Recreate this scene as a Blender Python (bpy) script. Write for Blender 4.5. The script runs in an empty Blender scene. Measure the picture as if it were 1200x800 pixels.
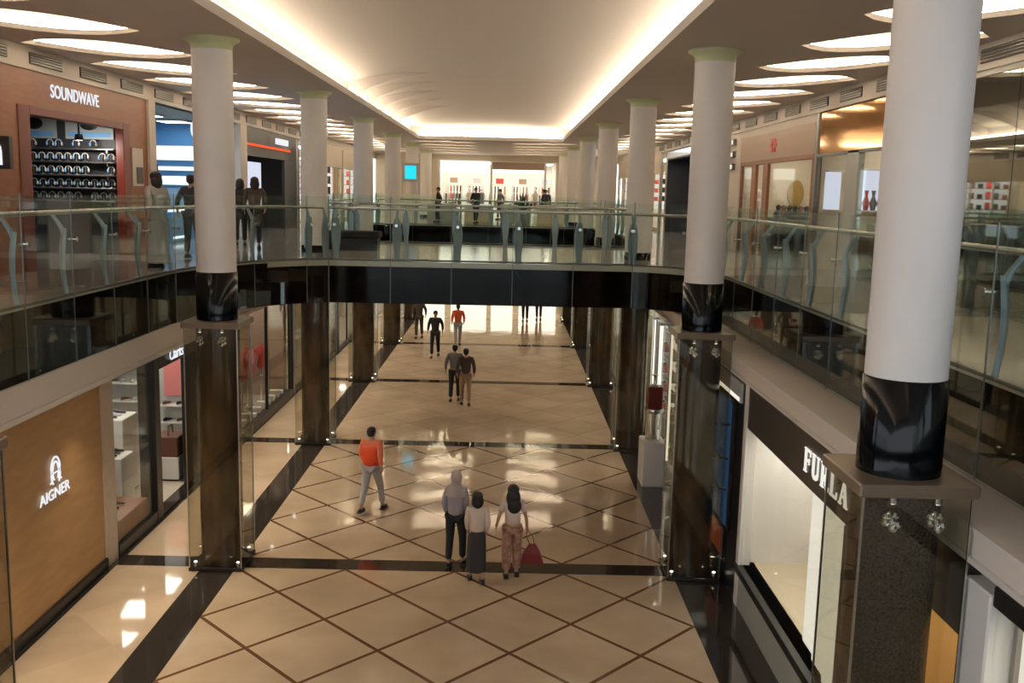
import bpy, bmesh, math, random
from mathutils import Vector, Matrix
random.seed(7)
SC = bpy.context.scene
COL = SC.collection
PI = math.pi
R_ = math.radians

# ------------------------------------------------------------------ camera, world, exposure
EYE = 6.1
def set_camera():
    f, p, y, r = 1145.6, .1511, .0082, .0237
    cd = bpy.data.cameras.new('camera')
    cd.sensor_fit = 'HORIZONTAL'; cd.sensor_width = 36.0
    cd.lens = f / 1200.0 * 36.0
    cd.clip_start = .05; cd.clip_end = 300
    cam = bpy.data.objects.new('camera', cd)
    COL.objects.link(cam)
    fwd = Vector((math.sin(y)*math.cos(p), math.cos(y)*math.cos(p), -math.sin(p)))
    right = Vector((math.cos(y), -math.sin(y), 0))
    up = right.cross(fwd)
    r2 = right*math.cos(r) + up*math.sin(r)
    u2 = -right*math.sin(r) + up*math.cos(r)
    m = Matrix((r2, u2, -fwd)).transposed().to_4x4()
    m.translation = (0, 0, EYE)
    cam.matrix_world = m
    SC.camera = cam
set_camera()
W = bpy.data.worlds.new('world'); SC.world = W
W.use_nodes = True
W.node_tree.nodes['Background'].inputs[0].default_value = (.84, .90, 1.0, 1)
W.node_tree.nodes['Background'].inputs[1].default_value = 2.1
SC.view_settings.view_transform = 'Standard'
SC.view_settings.look = 'None'
SC.view_settings.exposure = 0.0
SC.view_settings.gamma = 1
SC.view_settings.use_curve_mapping = False
SC.cycles.use_denoising = True
SC.cycles.max_bounces = 7
SC.cycles.diffuse_bounces = 4
SC.cycles.glossy_bounces = 4
SC.cycles.transparent_max_bounces = 24
SC.cycles.sample_clamp_indirect = 6
SC.cycles.caustics_reflective = False
SC.cycles.caustics_refractive = False
# strengths of the place's own lights and of the added fill spots
COVE = 22.0      # strips behind the long ceiling recess
LEAF = 38.0       # strips inside the leaf shaped recesses
DOWN = 26.0      # round downlights
SHOP = 11.0       # light panels in the shops

FILL = 42.0  # power of the spots added to light the walkway
def area(name, loc, rot, sx, sy, power, color=(1, .86, .68)):
    l = bpy.data.lights.new(name, 'AREA'); l.shape = 'RECTANGLE'
    l.size = sx; l.size_y = sy; l.energy = power; l.color = color
    o = bpy.data.objects.new(name, l); COL.objects.link(o)
    o.location = loc; o.rotation_euler = rot
    return o

# ------------------------------------------------------------------ materials
M = {}
def node_mat(name):
    m = bpy.data.materials.new(name); m.use_nodes = True
    nt = m.node_tree
    return m, nt, nt.nodes['Principled BSDF']
def mat(name, col, rough=.5, metal=0.0, emit=None, es=0.0, noise=0.0, nscale=8.0, coat=0.0, spec=None, stretch=(1, 1, 1), bump=0.0):
    m, nt, b = node_mat(name)
    b.inputs['Base Color'].default_value = (*col, 1)
    b.inputs['Roughness'].default_value = rough
    b.inputs['Metallic'].default_value = metal
    if spec is not None: b.inputs['Specular IOR Level'].default_value = spec
    if coat: b.inputs['Coat Weight'].default_value = coat
    if emit:
        b.inputs['Emission Color'].default_value = (*emit, 1); b.inputs['Emission Strength'].default_value = es
    if noise or bump:
        tc = nt.nodes.new('ShaderNodeTexCoord'); mp = nt.nodes.new('ShaderNodeMapping')
        mp.inputs['Scale'].default_value = stretch
        n = nt.nodes.new('ShaderNodeTexNoise'); n.inputs['Scale'].default_value = nscale; n.inputs['Detail'].default_value = 5
        nt.links.new(tc.outputs['Object'], mp.inputs['Vector']); nt.links.new(mp.outputs['Vector'], n.inputs['Vector'])
        if noise:
            r = nt.nodes.new('ShaderNodeValToRGB')
            r.color_ramp.elements[0].position = .3; r.color_ramp.elements[1].position = .7
            r.color_ramp.elements[0].color = (*[c*(1-noise) for c in col], 1)
            r.color_ramp.elements[1].color = (*[min(1, c*(1+noise)) for c in col], 1)
            nt.links.new(n.outputs['Fac'], r.inputs['Fac']); nt.links.new(r.outputs['Color'], b.inputs['Base Color'])
        if bump:
            bp = nt.nodes.new('ShaderNodeBump'); bp.inputs['Strength'].default_value = bump; bp.inputs['Distance'].default_value = .02
            nt.links.new(n.outputs['Fac'], bp.inputs['Height']); nt.links.new(bp.outputs['Normal'], b.inputs['Normal'])
    M[name] = m
    return m
def lamp_mat(name, col, s):
    m = bpy.data.materials.new(name); m.use_nodes = True; nt = m.node_tree
    nt.nodes.remove(nt.nodes['Principled BSDF'])
    e = nt.nodes.new('ShaderNodeEmission'); e.inputs[0].default_value = (*col, 1); e.inputs[1].default_value = s
    nt.links.new(e.outputs[0], nt.nodes['Material Output'].inputs[0])
    M[name] = m; return m
def glass_mat(name, tint, rough=.02, base=.05, edge=.55):
    m = bpy.data.materials.new(name); m.use_nodes = True; nt = m.node_tree
    nt.nodes.remove(nt.nodes['Principled BSDF'])
    t = nt.nodes.new('ShaderNodeBsdfTransparent'); t.inputs[0].default_value = (*tint, 1)
    g = nt.nodes.new('ShaderNodeBsdfGlossy'); g.inputs['Roughness'].default_value = rough
    g.inputs[0].default_value = (.95, 1, .97, 1)
    lw = nt.nodes.new('ShaderNodeLayerWeight'); lw.inputs[0].default_value = .35
    mr = nt.nodes.new('ShaderNodeMapRange'); mr.inputs[3].default_value = base; mr.inputs[4].default_value = edge
    nt.links.new(lw.outputs['Facing'], mr.inputs[0])
    mx = nt.nodes.new('ShaderNodeMixShader')
    nt.links.new(mr.outputs[0], mx.inputs[0]); nt.links.new(t.outputs[0], mx.inputs[1]); nt.links.new(g.outputs[0], mx.inputs[2])
    nt.links.new(mx.outputs[0], nt.nodes['Material Output'].inputs[0])
    M[name] = m; return m

mat('plaster', (.70, .645, .60), .8)
mat('shop_floor', (.62, .56, .48), .15, noise=.05)
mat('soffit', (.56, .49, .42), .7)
mat('column_white', (.84, .81, .77), .38, noise=.02, nscale=3)
mat('capital', (.62, .68, .42), .45)
mat('black_gloss', (.003, .004, .005), .10, spec=.28)
mat('granite', (.022, .019, .017), .10, noise=.25, nscale=60)
mat('fascia_stone', (.010, .005, .0035), .12, noise=.8, nscale=2.2, spec=.05)
mat('beam_paint', (.72, .65, .58), .55)
mat('beam_trim', (.70, .66, .60), .45)
mat('edge_stone', (.62, .56, .48), .2)
mat('upper_floor', (.48, .44, .40), .10, noise=.12, nscale=.7)
mat('steel', (.55, .56, .53), .25, 1.0)
mat('dark_steel', (.16, .16, .15), .3, .8)
mat('fin_paint', (.30, .40, .43), .35, .1)
mat('joint_grey', (.16, .17, .17), .4, .4)
mat('bronze_marble', (.060, .036, .020), .14, noise=.55, nscale=4, stretch=(1, 1, .35), coat=.3)
mat('mosaic_bronze', (.050, .032, .022), .22, noise=.8, nscale=55, bump=.6)
mat('cap_metal', (.22, .17, .12), .30, .4)
mat('oak_panel', (.45, .27, .12), .45, noise=.10, nscale=1.6, stretch=(1, 1, 5))
mat('walnut', (.23, .085, .035), .42, noise=.14, nscale=2.5, stretch=(1, 1, 6))
mat('red_wood', (.14, .022, .012), .35)
mat('stone_jamb', (.55, .47, .37), .4, noise=.06)
mat('black_metal', (.012, .012, .012), .35)
mat('dark_sign', (.035, .030, .026), .35)
mat('white_paint', (.78, .76, .72), .5)
mat('cream', (.72, .62, .46), .6)
mat('pale_grey', (.50, .51, .50), .5)
mat('grey_panel', (.42, .44, .41), .35)
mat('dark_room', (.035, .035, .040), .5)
mat('blue_wall', (.16, .40, .72), .5)
mat('ice_panel', (.45, .60, .72), .4)
mat('green_dark', (.055, .085, .060), .5)
mat('yellow_panel', (.82, .52, .18), .5)
mat('orange_mirror', (.75, .40, .15), .08, .9)
mat('brown_fascia', (.36, .24, .17), .4)
mat('gold_oval', (.42, .26, .05), .35, .3)
mat('vent_dark', (.05, .045, .04), .6)
mat('sofa_brown', (.16, .06, .035), .6)
mat('pink', (.75, .25, .24), .6)
mat('tag_red', (.55, .06, .04), .5)
mat('tile_wall', (.11, .08, .055), .35, noise=.4, nscale=7)
mat('mirror_floor', (.25, .20, .15), .2)
lamp_mat('cove_lamp', (1, .86, .66), COVE)
lamp_mat('leaf_lamp', (1, .85, .62), LEAF)
lamp_mat('downlight_lamp', (1, .88, .70), DOWN)
lamp_mat('panel_lamp', (1, .92, .80), SHOP)
lamp_mat('panel_lamp_cool', (.62, .82, 1), SHOP)
lamp_mat('sign_white', (.93, .95, 1), .95)
lamp_mat('sign_warm', (1, .95, .85), .9)
lamp_mat('sign_dim', (.85, .88, 1), .55)
lamp_mat('sign_red', (1, .10, .03), 1.3)
lamp_mat('screen_blue', (.10, .22, .42), .16)
lamp_mat('screen_orange', (.55, .12, .04), .25)
lamp_mat('screen_cyan', (.02, .55, .80), 1.5)
lamp_mat('screen_white', (.80, .84, 1), .9)
lamp_mat('panel_lamp_far', (1, .88, .72), 17)
lamp_mat('panel_lamp_side', (1, .90, .76), 34)
lamp_mat('sign_far', (1, .95, .86), 2.4)
lamp_mat('window_far', (1, .88, .68), 2.4)
lamp_mat('fill_panel_dim', (.75, .85, 1), 2.2)
lamp_mat('band_white', (.85, .95, 1), 1.5)
lamp_mat('lightbox_cream', (1, .93, .78), .95)
lamp_mat('strip_cream', (1, .93, .78), 1.3)
lamp_mat('lightbox_yellow', (1, .55, .16), .42)
lamp_mat('spot_tip', (1, .92, .74), 9.0)
glass_mat('rail_glass', (.93, .965, .945), base=.002, edge=.24)
glass_mat('case_glass', (.90, .89, .85), base=.02, edge=.14)
glass_mat('shop_glass', (.95, .96, .95), base=.02, edge=.13)
glass_mat('shop_glass_dark', (.55, .55, .48), base=.14, edge=.6)
glass_mat('glint_glass', (.75, .72, .65), rough=.05, base=.5, edge=.9)
mat('skin', (.42, .24, .15), .55)
mat('hair', (.010, .007, .006), .5)
mat('orange_vest', (.72, .065, .008), .6)
mat('orange_sleeve', (.70, .16, .08), .6)
mat('grey_trousers', (.36, .35, .35), .8)
mat('black_cloth', (.012, .012, .014), .8)
mat('navy_cloth', (.028, .026, .030), .8)
mat('lilac_shirt', (.34, .31, .35), .8)
mat('white_shirt', (.62, .52, .45), .8)
mat('hijab', (.42, .36, .33), .8)
mat('floral', (.33, .18, .13), .8, noise=.4, nscale=16)
mat('red_bag', (.15, .008, .006), .5)
mat('grey_shirt', (.20, .20, .20), .8)
mat('brown_jacket', (.060, .040, .032), .8)
mat('tan_trousers', (.28, .19, .12), .8)
mat('shoe_black', (.01, .01, .01), .5)
mat('shoe_white', (.6, .58, .55), .5)
mat('shoe_navy', (.03, .03, .07), .5)
mat('mask_white', (.75, .75, .78), .7)
mat('pale_robe', (.42, .42, .40), .8)
mat('orange_cloth', (.75, .12, .04), .7)
mat('leaf_green', (.05, .10, .045), .6)

def floor_material():
    m, nt, b = node_mat('marble_floor')
    N = nt.nodes.new; Lk = nt.links.new
    tc = N('ShaderNodeTexCoord'); sp = N('ShaderNodeSeparateXYZ'); Lk(tc.outputs['Object'], sp.inputs[0])
    def op(k, a, c=None, d=None):
        n = N('ShaderNodeMath'); n.operation = k
        for i, v in enumerate((a, c, d)):
            if v is None: continue
            if isinstance(v, (int, float)): n.inputs[i].default_value = v
            else: Lk(v, n.inputs[i])
        return n.outputs[0]
    X, Y = sp.outputs[0], sp.outputs[1]
    S = 7.9
    yb = op('SUBTRACT', Y, 15.34 - S*6)
    bay = op('MODULO', yb, S)
    dband = op('SUBTRACT', S/2, op('ABSOLUTE', op('SUBTRACT', bay, S/2)))
    band = op('LESS_THAN', dband, .225)
    u = op('DIVIDE', op('SUBTRACT', X, -4.25), 1.765)
    v = op('DIVIDE', op('SUBTRACT', bay, .22), 1.865)
    near = op('LESS_THAN', Y, 23.3)
    wl = op('ADD', op('MULTIPLY', near, .014), .0085)      # joint half width
    def lines(q):
        fr = op('FRACT', q)
        return op('LESS_THAN', op('SUBTRACT', .5, op('ABSOLUTE', op('SUBTRACT', fr, .5))), wl)
    a_ = lines(op('ADD', u, v)); b_ = lines(op('ADD', op('SUBTRACT', u, v), 40.0))
    line = op('MAXIMUM', a_, b_)
    mid = op('MULTIPLY', op('GREATER_THAN', X, -4.25), op('LESS_THAN', X, 2.83))
    line = op('MULTIPLY', op('MULTIPLY', line, mid), op('MULTIPLY_ADD', near, .5, .45))
    stripL = op('MULTIPLY', op('GREATER_THAN', X, -4.80), op('LESS_THAN', X, -4.25))
    stripR = op('MULTIPLY', op('GREATER_THAN', X, 2.83), op('LESS_THAN', X, 30))
    edgeL = op('LESS_THAN', X, -6.18)
    dark = op('MAXIMUM', op('MAXIMUM', stripL, stripR), op('MAXIMUM', band, edgeL))
    # marble tone, one tone per tile
    n1 = N('ShaderNodeTexNoise'); n1.inputs['Scale'].default_value = .9; n1.inputs['Detail'].default_value = 6
    Lk(tc.outputs['Object'], n1.inputs['Vector'])
    cr = N('ShaderNodeValToRGB'); Lk(n1.outputs['Fac'], cr.inputs['Fac'])
    cr.color_ramp.elements[0].position = .3; cr.color_ramp.elements[0].color = (.40, .305, .215, 1)
    cr.color_ramp.elements[1].position = .72; cr.color_ramp.elements[1].color = (.53, .415, .305, 1)
    fu = op('FLOOR', op('ADD', u, v)); fv = op('FLOOR', op('SUBTRACT', u, v))
    wn = N('ShaderNodeTexWhiteNoise'); wn.noise_dimensions = '2D'
    cb = N('ShaderNodeCombineXYZ'); Lk(fu, cb.inputs[0]); Lk(fv, cb.inputs[1]); Lk(cb.outputs[0], wn.inputs['Vector'])
    tone = op('MULTIPLY_ADD', wn.outputs['Value'], .14, .93)
    hs = N('ShaderNodeHueSaturation'); Lk(cr.outputs[0], hs.inputs['Color']); Lk(tone, hs.inputs['Value'])
    m1 = N('ShaderNodeMix'); m1.data_type = 'RGBA'; Lk(line, m1.inputs[0]); Lk(hs.outputs[0], m1.inputs[6]); m1.inputs[7].default_value = (.115, .050, .022, 1)
    m2 = N('ShaderNodeMix'); m2.data_type = 'RGBA'; Lk(dark, m2.inputs[0]); Lk(m1.outputs[2], m2.inputs[6]); m2.inputs[7].default_value = (.032, .026, .022, 1)
    Lk(m2.outputs[2], b.inputs['Base Color'])
    n2 = N('ShaderNodeTexNoise'); n2.inputs['Scale'].default_value = .8; n2.inputs['Detail'].default_value = 2
    Lk(tc.outputs['Object'], n2.inputs['Vector'])
    bp = N('ShaderNodeBump'); bp.inputs['Strength'].default_value = .17; bp.inputs['Distance'].default_value = .03
    Lk(n2.outputs['Fac'], bp.inputs['Height']); Lk(bp.outputs['Normal'], b.inputs['Normal'])
    b.inputs['Roughness'].default_value = .055
    b.inputs['Specular IOR Level'].default_value = .75
    M['marble_floor'] = m
floor_material()

# ------------------------------------------------------------------ mesh helpers
class MB:
    def __init__(s): s.v = []; s.f = []; s.m = []; s.sm = []
    def add(s, vs, fs, mi=0, smooth=False):
        o = len(s.v); s.v += [tuple(v) for v in vs]
        for f in fs: s.f.append([i+o for i in f]); s.m.append(mi); s.sm.append(smooth)
        return s
    def box(s, a, b, mi=0):
        x0, y0, z0 = [min(p, q) for p, q in zip(a, b)]; x1, y1, z1 = [max(p, q) for p, q in zip(a, b)]
        return s.add([(x0,y0,z0),(x1,y0,z0),(x1,y1,z0),(x0,y1,z0),(x0,y0,z1),(x1,y0,z1),(x1,y1,z1),(x0,y1,z1)],
              [(0,3,2,1),(4,5,6,7),(0,1,5,4),(1,2,6,5),(2,3,7,6),(3,0,4,7)], mi)
    def bbox(s, a, b, r=.02, mi=0):
        # a box with chamfered edges
        x0, y0, z0 = [min(p, q) for p, q in zip(a, b)]; x1, y1, z1 = [max(p, q) for p, q in zip(a, b)]
        r = min(r, (x1-x0)/2.1, (y1-y0)/2.1, (z1-z0)/2.1)
        def ring(i, z):
            return [(x0+i+r,y0+i,z),(x1-i-r,y0+i,z),(x1-i,y0+i+r,z),(x1-i,y1-i-r,z),(x1-i-r,y1-i,z),(x0+i+r,y1-i,z),(x0+i,y1-i-r,z),(x0+i,y0+i+r,z)]
        rs = [ring(r*.7, z0), ring(0, z0+r), ring(0, z1-r), ring(r*.7, z1)]
        vs = sum(rs, []); fs = []
        for k in range(3):
            for i in range(8):
                j = (i+1) % 8; fs.append((k*8+i, k*8+j, k*8+8+j, k*8+8+i))
        fs.append(tuple(range(7, -1, -1))); fs.append(tuple(range(24, 32)))
        return s.add(vs, fs, mi)
    def lathe(s, prof, c=(0, 0, 0), n=24, mi=0, caps=True, sx=1, sy=1):
        vs = []; fs = []
        for r, z in prof:
            for i in range(n):
                a = 2*PI*i/n; vs.append((c[0]+r*math.cos(a)*sx, c[1]+r*math.sin(a)*sy, c[2]+z))
        for k in range(len(prof)-1):
            for i in range(n):
                j = (i+1) % n; fs.append((k*n+i, k*n+j, k*n+n+j, k*n+n+i))
        s.add(vs, fs, mi, True)
        if caps:
            s.add([vs[i] for i in range(n)], [tuple(range(n-1, -1, -1))], mi)
            k = (len(prof)-1)*n
            s.add([vs[k+i] for i in range(n)], [tuple(range(n))], mi)
        return s
    def tube(s, pts, r, n=8, mi=0, caps=True, flat=1.0):
        pts = [Vector(p) for p in pts]; vs = []; fs = []
        rr = r if isinstance(r, (list, tuple)) else [r]*len(pts)
        for k, p in enumerate(pts):
            t = (pts[min(k+1, len(pts)-1)] - pts[max(k-1, 0)]).normalized()
            u = t.cross(Vector((0, 0, 1)))
            if u.length < .05: u = t.cross(Vector((0, 1, 0)))
            u.normalize(); w = t.cross(u)
            for i in range(n):
                a = 2*PI*i/n; vs.append(p + u*math.cos(a)*rr[k] + w*math.sin(a)*rr[k]*flat)
        for k in range(len(pts)-1):
            for i in range(n):
                j = (i+1) % n; fs.append((k*n+i, k*n+j, k*n+n+j, k*n+n+i))
        s.add(vs, fs, mi, True)
        if caps: s.add(vs[:n], [tuple(range(n-1, -1, -1))], mi); s.add(vs[-n:], [tuple(range(n))], mi)
        return s
    def prism(s, poly, z0, z1, mi=0, side=None):
        n = len(poly); vs = [(x, y, z0) for x, y in poly]+[(x, y, z1) for x, y in poly]
        s.add(vs, [tuple(range(n-1, -1, -1)), tuple(range(n, 2*n))], mi)
        s.add(vs, [(i, (i+1) % n, n+(i+1) % n, n+i) for i in range(n)], mi if side is None else side)
        return s
    def ball(s, c, r, n=10, mi=0, sc=(1, 1, 1)):
        prof = [(r*math.sin(PI*k/n), -r*math.cos(PI*k/n)) for k in range(n+1)]
        prof[0] = (1e-4, -r); prof[-1] = (1e-4, r)
        vs = []; m = n+4; fs = []
        for q, z in prof:
            for i in range(m):
                a = 2*PI*i/m; vs.append((c[0]+q*math.cos(a)*sc[0], c[1]+q*math.sin(a)*sc[1], c[2]+z*sc[2]))
        for k in range(n):
            for i in range(m):
                j = (i+1) % m; fs.append((k*m+i, k*m+j, k*m+m+j, k*m+m+i))
        return s.add(vs, fs, mi, True)
    def build(s, name, mats, parent=None, loc=None, rz=0, kind=None):
        me = bpy.data.meshes.new(name)
        me.from_pydata(s.v, [], s.f); me.update()
        for mm in ([mats] if isinstance(mats, str) else mats): me.materials.append(M[mm])
        for p, mi, sm in zip(me.polygons, s.m, s.sm): p.material_index = mi; p.use_smooth = sm
        o = bpy.data.objects.new(name, me); COL.objects.link(o)
        if parent: o.parent = parent
        if loc is not None: o.location = loc
        if rz: o.rotation_euler[2] = rz
        if kind: o['kind'] = kind
        return o

def thing(name, label, cat, loc=(0, 0, 0), rz=0, group=None):
    o = bpy.data.objects.new(name, None); COL.objects.link(o)
    o.location = loc; o.rotation_euler = (0, 0, rz); o['label'] = label; o['category'] = cat
    if group: o['group'] = group
    return o
def tag(o, label, cat, group=None, kind=None):
    o['label'] = label; o['category'] = cat
    if group: o['group'] = group
    if kind: o['kind'] = kind
    return o
def struct(name, mb, mats): return mb.build(name, mats, kind='structure')
def dup(root, loc, rz=None, label=None, group=None, scale=None):
    r = root.copy(); COL.objects.link(r); r.location = loc
    if rz is not None: r.rotation_euler = (0, 0, rz)
    if scale: r.scale = scale
    if label: r['label'] = label
    if group: r['group'] = group
    for ch in list(root.children):
        c = ch.copy(); COL.objects.link(c); c.parent = r
        for g in ch.children:
            d = g.copy(); COL.objects.link(d); d.parent = c
    return r
def text_mesh(name, txt, h, mats, parent, origin, xdir, extrude=.02, bold=0.0, kind=None, squeeze=1.0, align='LEFT'):
    cu = bpy.data.curves.new(name+'_curve', 'FONT'); cu.body = txt; cu.size = h*1.37; cu.extrude = extrude
    cu.offset = bold; cu.align_x = align; cu.resolution_u = 3
    t = bpy.data.objects.new('tmp', cu); COL.objects.link(t)
    dg = bpy.context.evaluated_depsgraph_get(); dg.update()
    me = bpy.data.meshes.new_from_object(t.evaluated_get(dg)); me.name = name
    bpy.data.objects.remove(t); bpy.data.curves.remove(cu)
    xd = Vector(xdir).normalized(); zd = Vector((0, 0, 1)); nd = xd.cross(zd)
    for v in me.vertices:
        x, y, z = v.co; v.co = xd*x*squeeze + zd*y + nd*z
    me.materials.clear(); me.materials.append(M[mats])
    o = bpy.data.objects.new(name, me); COL.objects.link(o); o.parent = parent; o.location = origin
    return o
def holed_plane(outer, holes, z, flip=False):
    """flat polygon with holes -> verts, tris"""
    bm = bmesh.new(); es = []
    for loop in [outer]+holes:
        vs = [bm.verts.new((x, y, z)) for x, y in loop]
        for i in range(len(vs)): es.append(bm.edges.new((vs[i], vs[(i+1) % len(vs)])))
    bmesh.ops.triangle_fill(bm, use_beauty=True, use_dissolve=False, edges=es)
    bm.normal_update()
    bm.verts.index_update()
    vs = [tuple(v.co) for v in bm.verts]; fs = []
    for f in bm.faces:
        idx = [v.index for v in f.verts]
        up = f.normal.z > 0
        if up == flip: idx.reverse()
        fs.append(idx)
    bm.free(); return vs, fs
def loop_wall(mb, loop, z0, z1, mi=0, smooth=False):
    n = len(loop); vs = [(x, y, z0) for x, y in loop]+[(x, y, z1) for x, y in loop]
    mb.add(vs, [(i, (i+1) % n, n+(i+1) % n, n+i) for i in range(n)], mi, smooth)

# ------------------------------------------------------------------ main dimensions
ZU = 4.60; ZB = 3.72; ZBEAM = 3.30; ZC = 8.30
XL, XR = -5.75, 4.17                 # edges of the galleries
XLW, XRW = -8.0, 6.6                 # upper shop fronts
XLS, XRS = -6.30, 3.60               # lower shop fronts
Y0, Y1, Y2, Y3 = 1.2, 20.7, 27.8, 43.0   # near void, bridge, far void
YE = 60.0
CL, CR = -4.53, 3.12                 # column lines
COLY = [15.34 + 7.9*k for k in range(-1, 7)]

def arc(cx, cy, r, a0, a1, n=8):
    return [(cx+r*math.cos(R_(a0+(a1-a0)*i/n)), cy+r*math.sin(R_(a0+(a1-a0)*i/n))) for i in range(n+1)]
# near void outline (counter clockwise), with curved corners at the bridge
def corner(p, q, c, n=8):
    return [((1-t)**2*p[0]+2*t*(1-t)*c[0]+t*t*q[0], (1-t)**2*p[1]+2*t*(1-t)*c[1]+t*t*q[1]) for t in [i/n for i in range(n+1)]]
voidA = [(XL, Y0), (XR, Y0)] + corner((XR, Y1-2.6), (XR-1.5, Y1), (XR, Y1-.3)) + corner((XL+2.0, Y1-.15), (XL, Y1-4.0), (XL+.35, Y1-.9))
voidB = corner((XL, Y2+2.4), (XL+1.4, Y2), (XL, Y2)) + corner((XR-1.4, Y2), (XR, Y2+2.4), (XR, Y2)) + [(XR, Y3), (XL, Y3)]

# ------------------------------------------------------------------ floors
mb = MB(); mb.box((-14, -26, -.2), (14, 66, 0)); struct('floor', mb, 'marble_floor')
mb = MB()
vs, fs = holed_plane([(-14, -26), (13, -26), (13, 66), (-14, 66)], [voidA, voidB], ZU); mb.add(vs, fs, 0)
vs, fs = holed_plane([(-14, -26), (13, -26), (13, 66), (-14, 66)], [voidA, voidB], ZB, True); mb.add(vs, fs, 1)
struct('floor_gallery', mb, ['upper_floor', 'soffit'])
mb = MB()
for lp in (voidA, voidB): loop_wall(mb, lp, ZB, ZU-.001, 0)
struct('trim_1', mb, ['fascia_stone'])
# thin steel edge of the gallery floor
mb = MB()
for lp in (voidA, voidB):
    n = len(lp); cx = sum(p[0] for p in lp)/n; cy = sum(p[1] for p in lp)/n
    inn = [(x+(.03 if x < cx else -.03), y+(.03 if y < cy else -.03)) for x, y in lp]
    for i in range(n):
        (xa, ya), (xb, yb) = inn[i], inn[(i+1) % n]; onb = Y1-1.3 < min(ya, yb) and max(ya, yb) < Y2+1.3
        mb.add([(xa, ya, ZU-(.10 if onb else .012)), (xb, yb, ZU-(.10 if onb else .012)), (xb, yb, ZU+.012), (xa, ya, ZU+.012)], [(0, 1, 2, 3)])
    vs = [(x, y, ZU+.012) for x, y in lp]+[(x, y, ZU+.012) for x, y in inn]
    mb.add(vs, [(i, (i+1) % n, n+(i+1) % n, n+i) for i in range(n)])
struct('trim_2', mb, ['edge_stone'])
# pale beam under the galleries, and the lower ceilings behind it
mb = MB(); mb.box((XL-.30, -3, ZBEAM), (XL-.02, 66, ZB-.001), 0); mb.box((XL-.02, -3, ZBEAM-.05), (XL+.01, 66, ZBEAM+.02), 1)
struct('trim_left', mb, ['beam_paint', 'beam_trim'])
# on the right a wide ledge runs under the gallery, its front flush with the shops
mb = MB(); mb.box((3.56, -3, 3.47), (4.60, 66, 3.70), 0); mb.box((3.53, -3, 3.43), (3.60, 66, 3.475), 1); mb.box((3.545, -3, 3.66), (3.56, 66, 3.70), 1)
struct('trim_right', mb, ['beam_paint', 'beam_trim'])
mb = MB(); mb.box((-12, -3, 3.24), (XL-.28, 66, 3.30)); struct('ceiling_left', mb, 'soffit')
mb = MB(); mb.box((-12, 7, 0), (XLS-.06, 66, .012)); mb.box((XRS+.16, 1, 0), (12, 66, .012)); struct('floor_shops', mb, 'shop_floor')
mb = MB(); mb.box((4.60, -3, 3.40), (12, 66, 3.46)); struct('ceiling_right', mb, 'soffit')

# ------------------------------------------------------------------ upper ceiling
CX0, CX1, CY0, CY1 = -3.85, 2.30, -1.5, Y3
cove = [(CX0, CY0), (CX1, CY0), (CX1, CY1), (CX0, CY1)]
def leaf_loop(cx, cy, hl, hw, slant, off=0.0, n=9):
    pts = []
    for i in range(n+1):
        t = -1+2*i/n; pts.append((cx+t*(hl+off), cy + t*slant - (hw+off)*(1-abs(t)**2.1)*(1+.15*t)))
    for i in range(1, n):
        t = 1-2*i/n; pts.append((cx+t*(hl+off), cy + t*slant + (hw+off)*(1-abs(t)**2.1)*(1-.15*t)))
    return pts
leaves = []
for k in range(-3, 17):
    y = 16.85+2.63*k
    if y < 58.5: leaves.append((-6.64, y, 1.24, 1.03, .55))
for k in range(-3, 17):
    y = 16.55+2.50*k
    if y < 58.5: leaves.append((5.30, y, 1.10, .98, -.55))
for k in range(5):
    y = 45.2+3.0*k
    leaves.append((-2.9, y, 1.5, .75, .4)); leaves.append((1.6, y, 1.5, .75, -.4))
holes = [cove]+[leaf_loop(*lf) for lf in leaves]
mb = MB(); vs, fs = holed_plane([(-8.0, -3), (6.6, -3), (6.6, 66), (-8.0, 66)], holes, ZC, True); mb.add(vs, fs)
struct('ceiling', mb, 'plaster')
# the long recess: lip, ledge, side walls and vaulted panel
mb = MB()
loop_wall(mb, cove, ZC, ZC+.14)
E = .42
outer = [(CX0-E, CY0-E), (CX1+E, CY0-E), (CX1+E, CY1+E), (CX0-E, CY1+E)]
vs, fs = holed_plane(outer, [cove], ZC+.14); mb.add(vs, fs)
loop_wall(mb, outer, ZC+.14, ZC+.55)
NX, NY = 28, 40
vs = []; fs = []
for j in range(NY+1):
    y = CY0-E + (CY1-CY0+2*E)*j/NY
    for i in range(NX+1):
        t = -1+2*i/NX; x = (CX0+CX1)/2 + t*((CX1-CX0)/2+E)
        ez = min(1, (CY1+E-y)/5.0); ez2 = min(1, (y-CY0+E)/5.0)
        h = (1-abs(t)**2.6)*(1-(1-max(0, ez))**2.6)*(1-(1-max(0, ez2))**2.6)
        vs.append((x, y, ZC+.55 + .42*h))
for j in range(NY):
    for i in range(NX):
        a = j*(NX+1)+i; fs.append((a, a+NX+1, a+NX+2, a+1))
mb.add(vs, fs, 0, True)
struct('ceiling_recess', mb, 'plaster')
# cove lamps lie on the ledge, out of sight behind the lip
def tubelamp(name, p, q, label, grp, m='cove_lamp', parent=None):
    b = MB(); b.tube([p, q], .035, 6)
    o = b.build(name, m, parent)
    if not parent: tag(o, label, 'light', grp)
    return o
seg = 5.5
y = CY0
while y < CY1-.1:
    y2 = min(CY1, y+seg)
    for x, sd in ((CX0-.26, 'west'), (CX1+.26, 'east')):
        tubelamp('cove_light', (x, y+.05, ZC+.20), (x, y2-.05, ZC+.20), 'warm strip light hidden behind the lip of the long ceiling recess', 'strip lights of the ceiling recess')
    y = y2
tubelamp('cove_light', (CX0, CY1+.26, ZC+.20), (CX1, CY1+.26, ZC+.20), 'warm strip light across the far end of the ceiling recess', None)
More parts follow.
